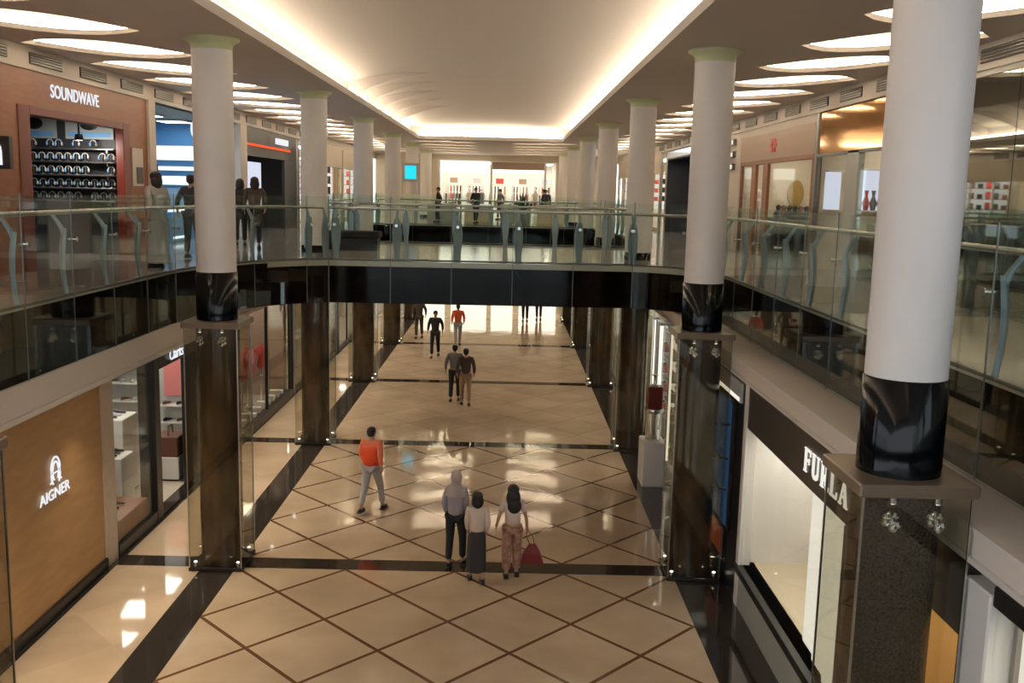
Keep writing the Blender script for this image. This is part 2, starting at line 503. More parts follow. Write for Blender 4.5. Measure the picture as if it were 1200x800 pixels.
# curved ribs on the left side of the recess
def vault_z(x, y):
    t = (x-(CX0+CX1)/2)/((CX1-CX0)/2+E); ez = min(1, (CY1+E-y)/5.0)
    return ZC+.55+.42*(1-abs(t)**2.6)*(1-(1-max(0, ez))**2.6)
for i, y in enumerate((13.4, 26.4, 28.6, 31.0, 33.6, 36.4)):
    b = MB(); w = .22 if i == 0 else .05
    vs = []; NS = 12
    for k in range(NS+1):
        t = k/NS; x = CX0-E+.01+t*2.3; zt = vault_z(x, y)+.01; zb = zt-.40*(1-t)**1.4-.002; yy = y+.9*t*t
        ww = w*(1-.7*t)
        vs += [(x, yy-ww, zb), (x, yy+ww, zb), (x, yy+ww, zt), (x, yy-ww, zt)]
    fs = [(k*4+q, k*4+(q+1) % 4, k*4+4+(q+1) % 4, k*4+4+q) for k in range(NS) for q in range(4)]
    b.add(vs, fs+[(3, 2, 1, 0), (NS*4, NS*4+1, NS*4+2, NS*4+3)], 0)
    struct('trim_rib', b, 'plaster')
# leaf recesses
for i, lf in enumerate(leaves):
    side = 'left' if lf[0] < -4 else ('right' if lf[0] > 4 else 'far')
    b = MB(); l0 = leaf_loop(*lf); l1 = leaf_loop(*lf, off=.10); l2 = leaf_loop(*lf, off=.13)
    n = len(l0)
    loop_wall(b, l0, ZC, ZC+.07)
    vs = [(x, y, ZC+.07) for x, y in l0]+[(x, y, ZC+.07) for x, y in l1]
    b.add(vs, [(k, (k+1) % n, n+(k+1) % n, n+k) for k in range(n)])
    loop_wall(b, l1, ZC+.07, ZC+.30)
    vs = [(x, y, ZC+.30) for x, y in l1]+[(x, y, ZC+.42) for x, y in [(lf[0]+(px-lf[0])*.55, lf[1]+(py-lf[1])*.55) for px, py in l1]]
    b.add(vs, [(k, (k+1) % n, n+(k+1) % n, n+k) for k in range(n)], 0, True)
    b.add(vs[n:], [tuple(range(n))], 0)
    o = b.build('ceiling_light', 'plaster')
    tag(o, {'left': 'leaf shaped lit ceiling recess above the left gallery', 'right': 'leaf shaped lit ceiling recess above the right gallery', 'far': 'leaf shaped lit ceiling recess above the far hall'}[side], 'ceiling light', {'left': 'leaf lights over the left gallery', 'right': 'leaf lights over the right gallery', 'far': 'leaf lights over the far hall'}[side])
    b = MB(); lm = leaf_loop(*lf, off=.055); n = len(lm)
    la = leaf_loop(*lf, off=.02)
    vs = [(x, y, ZC+.085) for x, y in la]+[(x, y, ZC+.085) for x, y in leaf_loop(*lf, off=.09)]
    b.add(vs, [(k, n+k, n+(k+1) % n, (k+1) % n) for k in range(n)])
    for p in range(len(b.f)): b.f[p] = list(reversed(b.f[p]))
    b.build('light_strip', 'leaf_lamp', o)
# bulkheads with air grilles over the shop fronts
for nm, x0, x1, xf in (('wall_bulkhead_left', XLW-.25, XLW, XLW), ('wall_bulkhead_right', XRW, XRW+.25, XRW)):
    mb = MB(); mb.box((x0, -3, 7.95), (x1, 66, ZC+.02)); struct(nm, mb, 'beam_paint')
    s = 1 if xf < 0 else -1
    y = 9.0; k = 0
    while y < 44:
        b = MB(); b.box((xf, y, 8.03), (xf+s*.02, y+1.2, 8.22), 0)
        for q in range(4): b.box((xf+s*.02, y, 8.05+q*.045), (xf+s*.035, y+1.2, 8.065+q*.045), 1)
        o = b.build('air_grille', ['vent_dark', 'dark_steel'])
        tag(o, 'dark slotted air grille in the bulkhead over the %s gallery shops' % ('left' if s > 0 else 'right'), 'vent', 'air grilles over the %s gallery' % ('left' if s > 0 else 'right'))
        y += 1.95
    mb = MB(); mb.box((xf, -3, 7.93), (xf+s*.04, 66, 7.97)); struct('trim_'+nm[5:], mb, 'beam_trim')

# ------------------------------------------------------------------ columns
def place_name(i, side):
    return ['beside the camera, cut by the frame', 'in front of the bridge', 'rising beside the bridge', 'just beyond the bridge', 'second beyond the bridge', 'at the end of the far opening', 'standing in the far hall', 'last in the far hall'][i]
def make_column(x, y, i, side):
    lab = 'white round column with black base on the %s, %s' % (side, place_name(i, side))
    r = thing('column', lab, 'column', (x, y, 0), 0)
    b = MB(); b.lathe([(.305, 4.765), (.305, 8.16)], n=36, caps=False); b.build('shaft', 'column_white', r)
    b = MB(); b.lathe([(.306, 8.12), (.31, 8.19), (.36, 8.24), (.415, 8.27), (.415, 8.298)], n=36); b.build('capital', 'capital', r)
    b = MB(); b.lathe([(.318, 4.02), (.318, 4.765), (.30, 4.775)], n=36); b.build('base', 'black_gloss', r)
    if i <= 5:
        w = .43
        b = MB(); b.bbox((-w-.02, -w-.02, 3.92), (w+.02, w+.02, 4.02), .012); b.build('cap_plate', 'cap_metal', r)
        b = MB(); b.lathe([(.335, .06), (.335, 3.92)], n=32, caps=False); b.build('inner_shaft', 'mosaic_bronze' if i == 0 else 'bronze_marble', r)
        b = MB(); b.bbox((-w+.0, -w+.0, .0), (w, w, .06), .01); b.build('plinth', 'granite', r)
        g = w-.02
        for a, c in (((-g, -g, .06), (g, -g+.012, 3.92)), ((-g, g-.012, .06), (g, g, 3.92)), ((-g, -g+.012, .06), (-g+.012, g-.012, 3.92)), ((g-.012, -g+.012, .06), (g, g-.012, 3.92))):
            b = MB(); b.box(a, c); b.build('glass_pane', 'case_glass', r)
        for sx in (-1, 1):
            for sy in (-1, 1):
                b = MB(); b.box((sx*g-.008, sy*g-.008, .06), (sx*g+.008, sy*g+.008, 3.92)); b.build('corner_trim', 'steel', r)
                b = MB(); b.lathe([(.035, 0), (.035, .06), (.028, .07)], (sx*(g-.07), sy*(g-.07), .06), 12, 0); b.lathe([(.026, .071), (.02, .078)], (sx*(g-.07), sy*(g-.07), .06), 12, 1)
                b.build('spotlight', ['steel', 'spot_tip'], r)
        for sx in (-1, 1):  # clusters and tiny lamps stand in for spotlight reflections in the casing
            b = MB(); c = (sx*.17, -.37, 3.72)
            for q in range(7):
                aa = q*2.4
                b.ball((c[0]+.05*math.cos(aa)*(q > 0), c[1]+.02*math.sin(aa), c[2]+.05*math.sin(aa)*(q > 0)), .035, 4, 0)
            b.sm = [False]*len(b.sm)
            b.build('glint_glass', 'glint_glass', r)
            b = MB(); b.lathe([(.03, 0), (.03, .05)], (c[0], c[1], 3.86), 10, 0); b.lathe([(.022, -.003), (.02, 0)], (c[0], c[1], 3.86), 10, 1)
            b.build('glint_lamp', ['steel', 'spot_tip'], r)
    return r
for i, y in enumerate(COLY):
    make_column(CL, y, i, 'left'); make_column(CR, y, i, 'right')

# ------------------------------------------------------------------ glass railings
def railing(path, inward, label, posts=True, low=ZB+.02, step=1.32, phase=0.0, top=5.93):
    """path: polyline on the gallery edge; inward: +1/-1 side (left of travel) on which people stand"""
    r = thing('glass_railing', label, 'railing')
    pts = [Vector((p[0], p[1], 0)) for p in path]
    L = [0]
    for a, c in zip(pts, pts[1:]): L.append(L[-1]+(c-a).length)
    def at(s):
        s = max(0, min(L[-1], s))
        for k in range(len(L)-1):
            if s <= L[k+1]+1e-9:
                d = (pts[k+1]-pts[k]).normalized(); return pts[k]+d*(s-L[k]), d
    def off(s, o):
        p, d = at(s); n = Vector((-d.y, d.x, 0))*inward; return p+n*o
    n = max(1, int(round((L[-1]-phase)/step))); ss = [phase+step*k for k in range(n+1) if phase+step*k <= L[-1]+.01]
    if ss[0] > .2: ss = [0]+ss
    if L[-1]-ss[-1] > .2: ss.append(L[-1])
    # hand rail
    hs = sorted(set([round(L[-1]*k/max(8, int(L[-1]/1.0)), 3) for k in range(max(8, int(L[-1]/1.0))+1)]))
    b = MB(); b.tube([off(s, .22)+Vector((0, 0, 5.70)) for s in hs], .034, 10); b.build('handrail', 'steel', r)
    b = MB(); b.tube([off(s, -.045)+Vector((0, 0, ZU+.045)) for s in hs], .022, 6); b.build('base_rail', 'dark_steel', r)
    for a, c in zip(ss, ss[1:]):
        sub = [a+.008, (2*a+c)/3, (a+2*c)/3, c-.008]
        b = MB(); vs = []
        for s in sub: vs += [off(s, -.075)+Vector((0, 0, low)), off(s, -.075)+Vector((0, 0, top)), off(s, -.090)+Vector((0, 0, top)), off(s, -.090)+Vector((0, 0, low))]
        fs = [(k*4+q, k*4+(q+1) % 4, k*4+4+(q+1) % 4, k*4+4+q) for k in range(3) for q in range(4)]
        b.add(vs, fs+[(0, 3, 2, 1), (12, 13, 14, 15)]); b.build('glass_panel', 'rail_glass', r)
    for k, s in enumerate(ss):
        b = MB(); p = off(s, -.082); b.box((p.x-.006, p.y-.006, low), (p.x+.006, p.y+.006, top+.02)); b.build('joint_strip', 'joint_grey', r)
        if not posts: continue
        s2 = min(L[-1], s+.12); p, d = at(s2); nrm = Vector((-d.y, d.x, 0))*inward
        # leaf shaped fin: wide in the middle, thin plate across the gallery direction
        prof = [(ZU, .075), (ZU+.15, .07), (ZU+.40, .105), (ZU+.62, .115), (ZU+.80, .09), (ZU+.90, .055)]
        b = MB(); vs = []; T = .022
        for z, w in prof:
            lean = .06+.05*math.sin((z-ZU)/.9*PI)
            c0 = p+nrm*lean
            for (u, v) in ((-w, -T), (w, -T), (w, T), (-w, T)):
                q = c0 + (nrm*.55+d*.83)*u*.9 + (nrm*.83-d*.55)*v; vs.append((q.x, q.y, z))
        m_ = len(prof)
        fs = [(k2*4+q, k2*4+(q+1) % 4, k2*4+4+(q+1) % 4, k2*4+4+q) for k2 in range(m_-1) for q in range(4)]
        b.add(vs, fs+[(3, 2, 1, 0), (m_*4-4, m_*4-3, m_*4-2, m_*4-1)])
        fin = b.build('post', 'fin_paint', r)
        b = MB(); a0 = p+nrm*.07; a1 = p+nrm*.12; a2 = p+nrm*.22
        b.tube([a0+Vector((0, 0, 5.44)), a1+Vector((0, 0, 5.54)), a2+Vector((0, 0, 5.68))], [.04, .032, .024], 8); b.build('rail_arm', 'fin_paint', fin)
        b = MB(); b.tube([p+nrm*.02+Vector((0, 0, 5.36)), p-nrm*.10+Vector((0, 0, 5.36))], .016, 8); b.tube([p-nrm*.094+Vector((0, 0, 5.36)), p-nrm*.106+Vector((0, 0, 5.36))], .035, 10); b.build('glass_clamp', 'steel', fin)
    return r
iA = len(corner((0, 0), (0, 0), (0, 0)))
rightA = [(XR, Y0)] + voidA[2:2+iA]          # goes away along the right edge and round onto the bridge
leftA = list(reversed(voidA[2+iA:])) ; leftA = [(XL, Y0)] + leftA
railing(rightA, -1, 'glass railing with grey-blue fins along the right gallery edge', phase=.35)
railing(leftA, 1, 'glass railing with grey-blue fins along the left gallery edge', phase=1.07)
railing([leftA[-1], (rightA[-1][0], rightA[-1][1])], 1, 'glass railing across the front edge of the bridge', step=1.28, phase=.05)
railing([voidB[iA-1], voidB[iA]], -1, 'glass railing across the rear edge of the bridge', step=1.4)
railing([(XL, Y3)]+voidB[:iA], -1, 'glass railing of the left gallery beyond the bridge', step=1.5, phase=.3)
railing(voidB[iA:2*iA]+[(XR, Y3)], -1, 'glass railing of the right gallery beyond the bridge', step=1.5)
railing([(XL, Y3), (XR, Y3)], 1, 'glass railing at the far end of the far opening', step=1.65)

# ------------------------------------------------------------------ shop rooms
def room(side, xf, depth, y0, y1, z0, z1, wm, cm, lamp='panel_lamp', lamps=2, where='', part=.08):
    """walls, partitions and ceiling of one shop behind the front line xf; side -1 left, +1 right"""
    xb = xf+side*depth
    mb = MB(); mb.box((xb, y0, z0), (xb+side*.1, y1, z1)); mb.box((xf+side*.16, y0-part, z0), (xb, y0, z1)); mb.box((xf+side*.16, y1, z0), (xb, y1+part, z1))
    struct('wall_%s' % ('left' if side < 0 else 'right'), mb, wm)
    mb = MB(); mb.box((xf+side*.12, y0, z1), (xb, y1, z1+.06)); struct('ceiling_%s' % ('left' if side < 0 else 'right'), mb, cm)
    for k in range(lamps):
        y = y0+(y1-y0)*(k+.5)/lamps; xc = xf+side*min(depth*.5, 1.6)
        b = MB(); b.bbox((xc-.42, y-.42, z1-.05), (xc+.42, y+.42, z1+.0), .01, 0); b.box((xc-.37, y-.37, z1-.056), (xc+.37, y+.37, z1-.0505), 1)
        o = b.build('ceiling_light', ['white_paint', lamp])
        tag(o, 'square light panel in the ceiling of the %s' % where, 'ceiling light', 'light panels of the %s' % where)
    return xb
GOODS = {}
def shoe_proto(m):
    b = MB()
    prof = [(-.13, .030, .055), (-.10, .038, .085), (-.03, .036, .075), (.04, .040, .050), (.10, .042, .038), (.135, .025, .025)]
    vs = []; n = 8
    for x, w, h in prof:
        for i in range(n):
            a = 2*PI*i/n; vs.append((x, w*math.cos(a), .012+h*.5+h*.5*math.sin(a)))
    fs = [(k*n+i, k*n+(i+1) % n, k*n+n+(i+1) % n, k*n+n+i) for k in range(len(prof)-1) for i in range(n)]
    b.add(vs, fs+[tuple(range(n-1, -1, -1)), tuple(range(len(vs)-n, len(vs)))], 0, True)
    b.bbox((-.135, -.042, 0), (.135, .042, .014), .005, 1)
    return b
def place_shoe(m, loc, rz, label, group):
    if m not in GOODS:
        GOODS[m] = shoe_proto(m).build('shoe', [m, 'white_paint'])
        o = GOODS[m]
    else:
        o = GOODS[m].copy(); COL.objects.link(o)
    o.location = loc; o.rotation_euler = (0, 0, rz); tag(o, label, 'shoe', group); return o
def shelf(x0, x1, y0, y1, z, label, group, m='white_paint', back=None):
    b = MB(); b.bbox((x0, y0, z-.03), (x1, y1, z), .006)
    for yy in (y0+.15, y1-.15): b.box((x0+.02, yy-.015, z-.09), (x1-.02, yy+.015, z-.03))
    return tag(b.build('wall_shelf', m), label, 'shelf', group)

# --- lower left: oak shop wall with lettering
r = thing('shopfront', 'tan wooden shop wall with white illuminated lettering and logo, beside the shoe shop', 'shopfront', (XLS, 0, 0))
b = MB(); b.box((-.10, 7.0, .17), (0, 15.0, 3.235))
b.build('panel', 'oak_panel', r)
b = MB(); b.bbox((-.06, 7.0, 0), (.045, 15.0, .17), .01); b.build('skirting', 'black_metal', r)
text_mesh('lettering', 'AIGNER', .16, 'sign_white', r, (.03, 12.86, 1.70), (0, 1, 0), .006, squeeze=1.18)
b = MB()
for rr in (.16, .10):
    b.tube([(.03, 13.36+rr*.85*math.sin(R_(a)), 2.10+rr*1.15*math.cos(R_(a))-(.05 if abs(a) > 90 else 0)) for a in range(-140, 141, 20)], .014, 6)
b.tube([(.03, 13.28, 2.06), (.03, 13.44, 2.06)], .011, 6)
b.tube([(.03, 13.25, 1.96), (.03, 13.19, 1.93)], .012, 6); b.tube([(.03, 13.47, 1.96), (.03, 13.53, 1.93)], .012, 6)
b.build('logo', 'sign_white', r)
# stone jamb
mb = MB(); mb.box((XLS-.30, 15.0, 0), (XLS+.03, 15.42, 3.24)); struct('wall_left_jamb', mb, 'stone_jamb')
# shoe shop
room(-1, XLS, 3.6, 15.42, 22.6, 0, 3.24, 'pale_grey', 'white_paint', lamps=5, where='shoe shop on the left')
r = thing('shopfront', 'shoe shop front with black door frame and white sign above the entrance', 'shopfront', (XLS, 0, 0))
b = MB(); b.bbox((-.05, 15.42, 0), (.05, 17.2, .20), .01); b.build('window_sill', 'black_metal', r)
b = MB(); b.bbox((-.04, 15.42, 2.98), (.04, 17.2, 3.24), .01); b.build('window_head', 'black_metal', r)
b = MB(); b.box((-.012, 15.42, .20), (0, 17.2, 2.98)); b.build('window_pane', 'shop_glass', r)
b = MB(); b.bbox((-.25, 17.2, 0), (.06, 17.48, 3.24), .01); b.bbox((-.25, 19.55, 0), (.06, 20.6, 3.24), .01); b.bbox((-.25, 17.48, 2.78), (.06, 19.55, 3.24), .01); b.build('door_frame', 'black_metal', r)
b = MB(); b.box((-.20, 17.30, .05), (-.19, 17.36, 2.7)); b.box((-.02, 17.50, .1), (.0, 17.53, 2.7)); b.build('frame_trim', 'steel', r)
text_mesh('sign', 'Clarks', .22, 'sign_white', r, (.09, 17.95, 2.86), (0, 1, 0), .006)
b = MB(); b.bbox((-.2, 17.48, 0), (.05, 19.55, .05), .01); b.build('threshold', 'granite', r)
def shelf_y(x0, x1, y0, y1, z, label, group, m='white_paint'):
    b = MB(); b.bbox((x0, y0, z-.03), (x1, y1, z), .006)
    for xx in (x0+.15, x1-.15): b.box((xx-.015, y0+.02, z-.09), (xx+.015, y1, z-.03))
    return tag(b.build('wall_shelf', m), label, 'shelf', group)
for k, z in enumerate((1.10, 1.52, 1.94, 2.36)):
    shelf_y(-9.85, -8.15, 22.28, 22.595, z, 'white shelf on the grey end wall of the shoe shop', 'shelves on the end wall of the shoe shop')
    for q in range(6):
        place_shoe(('shoe_white', 'pale_grey', 'shoe_white', 'sofa_brown')[(q+k) % 4], (-9.6+q*.26, 22.44, z+.001), 1.2, 'small pale shoe on an end wall shelf of the shoe shop', 'shoes on the end wall shelves')
for k, z in enumerate((.62, 1.02)):
    shelf_y(-8.0, -6.6, 22.28, 22.595, z, 'white shelf below the pink poster in the shoe shop', 'shelves below the pink poster')
    for q in range(4):
        place_shoe(('shoe_black', 'sofa_brown')[(q+k) % 2], (-7.85+q*.32, 22.44, z+.001), 1.2, 'small dark shoe on a shelf below the pink poster', 'shoes below the pink poster')
b = MB(); b.box((-7.95, 22.54, 1.2), (-7.15, 22.59, 2.5)); tag(b.build('poster', 'pink'), 'pink poster on the end wall of the shoe shop', 'poster')
for k in range(2):
    b = MB(); b.tube([(-7.0+k*.2, 22.5, .3), (-7.0+k*.2, 22.5, 2.7)], .03, 8); tag(b.build('tube_light', 'lightbox_cream'), 'upright glowing tube beside the pink poster', 'light', 'upright glowing tubes')
def plinth_block(x, y, w, d, h, label, m='white_paint', z=0, group=None):
    b = MB(); b.bbox((-w/2, -d/2, .04), (w/2, d/2, h), .012, 0); b.box((-w/2+.03, -d/2+.03, 0), (w/2-.03, d/2-.03, .04), 1)
    o = b.build('display_plinth', [m, 'black_metal']); o.location = (x, y, z); return tag(o, label, 'plinth', group)
b = MB(); b.bbox((-7.3, 15.5, .013), (XLS-.08, 17.1, .50), .015); tag(b.build('display_platform', 'walnut'), 'low brown platform inside the shoe shop window', 'platform')
plinth_block(-7.65, 18.9, .6, .8, 1.55, 'tall white plinth with shoes behind the shoe shop window', z=.013)
plinth_block(-7.25, 17.75, .55, .6, 1.08, 'lower white plinth with black shoes behind the shoe shop window', z=.013)
plinth_block(-6.95, 20.0, .55, .7, .50, 'white plinth carrying a brown box in the shoe shop entrance', z=.013)
for q in range(3):
    place_shoe('shoe_black', (-7.25, 17.58+q*.17, 1.094), .2+q*.1, 'black shoe on the lower white plinth behind the window', 'black shoes on the lower plinth')
    place_shoe('shoe_white' if q == 1 else 'shoe_navy', (-7.65, 18.65+q*.22, 1.564), .2, 'shoe displayed on top of the tall white plinth', 'shoes on the tall plinth')
    place_shoe('shoe_black', (-6.75, 16.1+q*.25, .501), .5, 'black shoe on the brown window platform', 'shoes on the window platform')
b = MB(); b.bbox((-.25, -.30, 0), (.25, .30, .42), .02); b.tube([(0, -.15, .42), (0, -.12, .60), (0, .12, .60), (0, .15, .42)], .015, 6)
o = b.build('handbag', 'sofa_brown'); o.location = (-6.95, 20.0, .514); tag(o, 'large brown leather bag on the white plinth in the entrance', 'bag')

# red shop beyond the first left column
mb = MB(); mb.box((XLS-.15, 20.62, 0), (XLS+.03, 22.9, 3.24)); struct('wall_left_pier', mb, 'tile_wall')
room(-1, XLS, 2.6, 22.9, 28.4, 0, 3.24, 'brown_fascia', 'soffit', lamps=3, where='red shop on the left')
r = thing('shopfront', 'left shop window with red display, beyond the front left column', 'shopfront', (XLS, 0, 0))
b = MB(); b.bbox((-.05, 22.9, 0), (.10, 28.4, .22), .01); b.build('window_sill', 'black_metal', r)
b = MB(); b.bbox((-.04, 22.9, 3.0), (.04, 28.4, 3.24), .01); b.build('window_head', 'black_metal', r)
for yy in (22.9, 25.6, 28.34):
    b = MB(); b.bbox((-.04, yy, .2), (.04, yy+.06, 3.0), .01); b.build('mullion', 'black_metal', r)
for a in (22.96, 25.66):
    b = MB(); b.box((-.012, a, .22), (0, a+2.64, 3.0)); b.build('window_pane', 'shop_glass', r)
for k in range(9):
    b = MB(); c = (XLS-.62-.25*(k % 2), 23.5+k*.5, .012)
    b.lathe([(.17, 0), (.17, .02), (.02, .04), (.02, .95)], c, 12, 1)
    b.lathe([(.06, .95), (.16, 1.05), (.14, 1.25), (.19, 1.48), (.10, 1.58), (.05, 1.66)], c, 12, 0, sy=.7)
    tag(b.build('dress_form', ['tag_red' if k % 3 else 'pink', 'steel']), 'red garment on a stand in the left shop window', 'dress form', 'red garments in the left window')
for k in range(10):
    b = MB(); b.bbox((-.12, -.10, 0), (.12, .10, .10+.05*(k % 3)), .01); o = b.build('gift_box', ['white_paint']); o.location = (XLS-.18, 23.2+k*.5, .22)
    tag(o, 'small white box on the sill of the red shop window', 'box', 'white boxes along the sill')
b = MB(); b.bbox((XLS-.38, 23.0, .0), (XLS-.06, 28.3, .218), .01); tag(b.build('window_bench', 'dark_sign'), 'long dark bench under the white boxes in the red shop window', 'bench')

# lower left, farther shops
def simple_front(side, xf, y0, y1, z0, z1, label, wm, where, sign=None, lamps=2, depth=3.0, frame='black_metal', glass='shop_glass', lamp='panel_lamp', head=.45):
    room(side, xf, depth, y0, y1, z0, z1, wm, 'white_paint', lamp=lamp, lamps=lamps, where=where)
    r = thing('shopfront', label, 'shopfront', (xf, 0, 0))
    b = MB(); b.bbox((-.08, y0-.1, z0), (.05, y0+.12, z1), .01); b.bbox((-.08, y1-.12, z0), (.05, y1+.1, z1), .01); b.bbox((-.08, y0+.12, z1-head), (.05, y1-.12, z1), .01)
    b.bbox((-.05, y0+.12, z0), (.04, y1-.12, z0+.15), .01); b.build('frame', frame, r)
    n = max(2, int((y1-y0)/1.8)); g = (y1-y0-.24)/n
    for k in range(n):
        if k == n//2: continue
        b = MB(); b.box((-.012, y0+.12+g*k+.02, z0+.15), (0, y0+.12+g*(k+1)-.02, z1-head)); b.build('window_pane', glass, r)
    for k in range(1, n):
        b = MB(); b.box((-.03, y0+.12+g*k-.02, z0+.15), (.03, y0+.12+g*k+.02, z1-head)); b.build('mullion', frame, r)
    if sign:
        b = MB(); ym = (y0+y1)/2; b.bbox((-.02 if side < 0 else -.09, ym-.9, z1-head+.08), (.09 if side < 0 else .02, ym+.9, z1-.08), .01); b.build('sign_box', sign, r)
    return r
simple_front(-1, XLS, 28.7, 36.2, 0, 3.24, 'lower left shop front with yellow sign box seen between columns', 'cream', 'cream shop on the lower left', sign='lightbox_yellow')
simple_front(-1, XLS, 36.6, 47.0, 0, 3.24, 'lower left shop front farthest from the camera with cream walls', 'cream', 'farthest shop on the lower left', lamps=3)
mb = MB(); mb.box((-7.0, 47.2, 0), (-6.3, 66, 3.24)); struct('wall_left', mb, 'stone_jamb')
for k in range(4):
    plinth_block(XLS-1.0, 30+k*1.7, .5, .9, 1.0, 'white display counter in the cream shop on the lower left', group='counters of the cream shop')

# --- lower right
r = thing('shopfront', 'bright shop window with dark fascia and serif letters on the right', 'shopfront', (XRS, 0, 0))
b = MB(); b.bbox((0, 7.15, 2.76), (.12, 14.1, 3.43), .01); b.build('fascia', 'dark_sign', r)
b = MB(); b.bbox((-.05, 9.75, .54), (.25, 14.12, .66), .01); b.build('sill', 'black_metal', r)
b = MB(); b.box((0, 9.82, 0), (.05, 14.08, .54)); b.build('apron_panel', 'grey_panel', r)
b = MB(); b.bbox((-.02, 13.98, 0), (.16, 14.14, 3.43), .01); b.build('window_frame', 'white_paint', r)
b = MB(); b.bbox((.02, 9.80, .66), (.08, 9.86, 2.74), .01); b.build('window_frame', 'white_paint', r)
b = MB(); b.box((.02, 9.86, .66), (.03, 13.98, 2.74)); b.build('window_pane', 'shop_glass', r)
b = MB(); b.box((0, 9.0, 0), (.30, 9.80, 2.74)); b.build('tiled_pier', 'tile_wall', r)
# serif letters
def serif(txt, h, m, parent, origin):
    S = {'F': ([(0, 0, .2, 1), (.2, .9, .72, 1), (.2, .47, .58, .56), (-.08, 0, .3, .06), (-.08, .94, .2, 1), (.66, .74, .72, .9), (.52, .38, .58, .64)], .78),
         'U': ([(0, .2, .2, 1), (.62, .2, .72, 1), (-.1, .94, .32, 1), (.5, .94, .84, 1), (.10, .05, .62, .15), (.04, .1, .2, .3), (.5, .08, .68, .26), (.2, 0, .5, .09)], .90),
         'R': ([(0, 0, .2, 1), (.2, .9, .55, 1), (.2, .45, .55, .54), (.50, .52, .70, .93), (-.08, 0, .3, .06), (-.08, .94, .2, 1), (.36, .3, .56, .47), (.46, .14, .66, .32), (.56, 0, .86, .16)], .90),
         'L': ([(0, 0, .2, 1), (.2, 0, .68, .1), (-.08, .94, .3, 1), (.62, .1, .68, .28), (-.08, 0, .2, .06)], .76),
         'A': (None, .85)}
    b = MB(); x = 0
    for ch in txt:
        rects, adv = S[ch]
        if ch == 'A':
            for poly in ([(0, 0), (.08, 0), (.46, 1), (.38, 1)], [(.56, 0), (.78, 0), (.46, 1), (.38, 1)], [(.18, .30), (.62, .30), (.60, .38), (.20, .38)], [(-.08, 0), (.2, 0), (.2, .06), (-.08, .06)], [(.5, 0), (.86, 0), (.86, .06), (.5, .06)]):
                n = len(poly); vs = [(-.016, -(x+u)*h, v*h) for u, v in poly]+[(0, -(x+u)*h, v*h) for u, v in poly]
                b.add(vs, [tuple(range(n)), tuple(range(2*n-1, n-1, -1))]+[(i, n+i, n+(i+1) % n, (i+1) % n) for i in range(n)])
        else:
            for u0, v0, u1, v1 in rects: b.box((-.016, -(x+u1)*h, v0*h), (0, -(x+u0)*h, v1*h))
        x += adv+.24
    o = b.build('lettering', m, parent); o.location = origin; return o
serif('FURLA', .285, 'sign_warm', r, (-.004, 11.20, 2.93))
mb = MB(); mb.box((XRS+1.35, 9.80, 0), (XRS+1.45, 14.1, 3.3)); mb.box((XRS+.12, 14.1, 0), (XRS+1.4, 14.2, 3.3)); mb.box((XRS+.3, 9.72, 0), (XRS+1.4, 9.80, 3.3)); struct('wall_right', mb, 'white_paint')
mb = MB(); mb.box((XRS+.05, 9.80, .60), (XRS+1.35, 14.1, .66)); struct('floor_window_bay', mb, 'cream')
mb = MB(); mb.box((XRS+.12, 9.80, 2.76), (XRS+1.35, 14.1, 2.82)); struct('ceiling_window_bay', mb, 'white_paint')
for k in range(4):
    y = 10.4+k*1.05
    b = MB(); b.bbox((XRS+.35, y-.30, 2.72), (XRS+1.05, y+.30, 2.76), .005, 0); b.box((XRS+.40, y-.26, 2.712), (XRS+1.0, y+.26, 2.7195), 1)
    tag(b.build('ceiling_light', ['white_paint', 'panel_lamp']), 'light panel above the bright window with serif letters', 'ceiling light', 'light panels above the bright window')
for k in range(3):
    y0 = 9.95+k*.52; x0 = XRS+.10+.05*k
    b = MB(); b.bbox((x0, y0, .662), (x0+.035, y0+.47, 2.70), .008, 0); b.box((x0-.008, y0+.015, .69), (x0-.0005, y0+.455, 2.67), 1)
    tag(b.build('glowing_display', ['white_paint', 'lightbox_cream']), ['glowing cream display board at the near end of the bright window', 'glowing cream display board in the middle of the three', 'glowing cream display board farthest from the near end of the window'][k], 'display board')
b = MB(); b.lathe([(.16, 0), (.17, .02), (.17, .42), (.15, .45)], (0, 0, 0), 24); o = b.build('display_pedestal', 'white_paint'); o.location = (XRS+.95, 13.2, .66); tag(o, 'round white pedestal in the bright window', 'pedestal')
b = MB(); b.bbox((-.09, -.16, 0), (.09, .16, .20), .03); b.tube([(0, -.09, .19), (0, -.07, .31), (0, .07, .31), (0, .09, .19)], .01, 6); o = b.build('handbag', 'pink'); o.location = (XRS+.95, 13.2, 1.11); tag(o, 'small pink handbag on the round white pedestal', 'bag')
# yellow lit entrance under the dark fascia
room(1, XRS, 2.6, 7.2, 9.0, 0, 2.74, 'yellow_panel', 'yellow_panel', lamps=1, where='yellow lit entrance on the right')
b = MB(); b.bbox((XRS+1.2, 7.4, 0), (XRS+1.9, 8.7, 1.0), .02, 0); b.bbox((XRS+1.15, 7.35, 1.0), (XRS+1.95, 8.75, 1.05), .01, 1); tag(b.build('counter', ['yellow_panel', 'white_paint']), 'counter with pale top in the yellow lit entrance', 'counter')
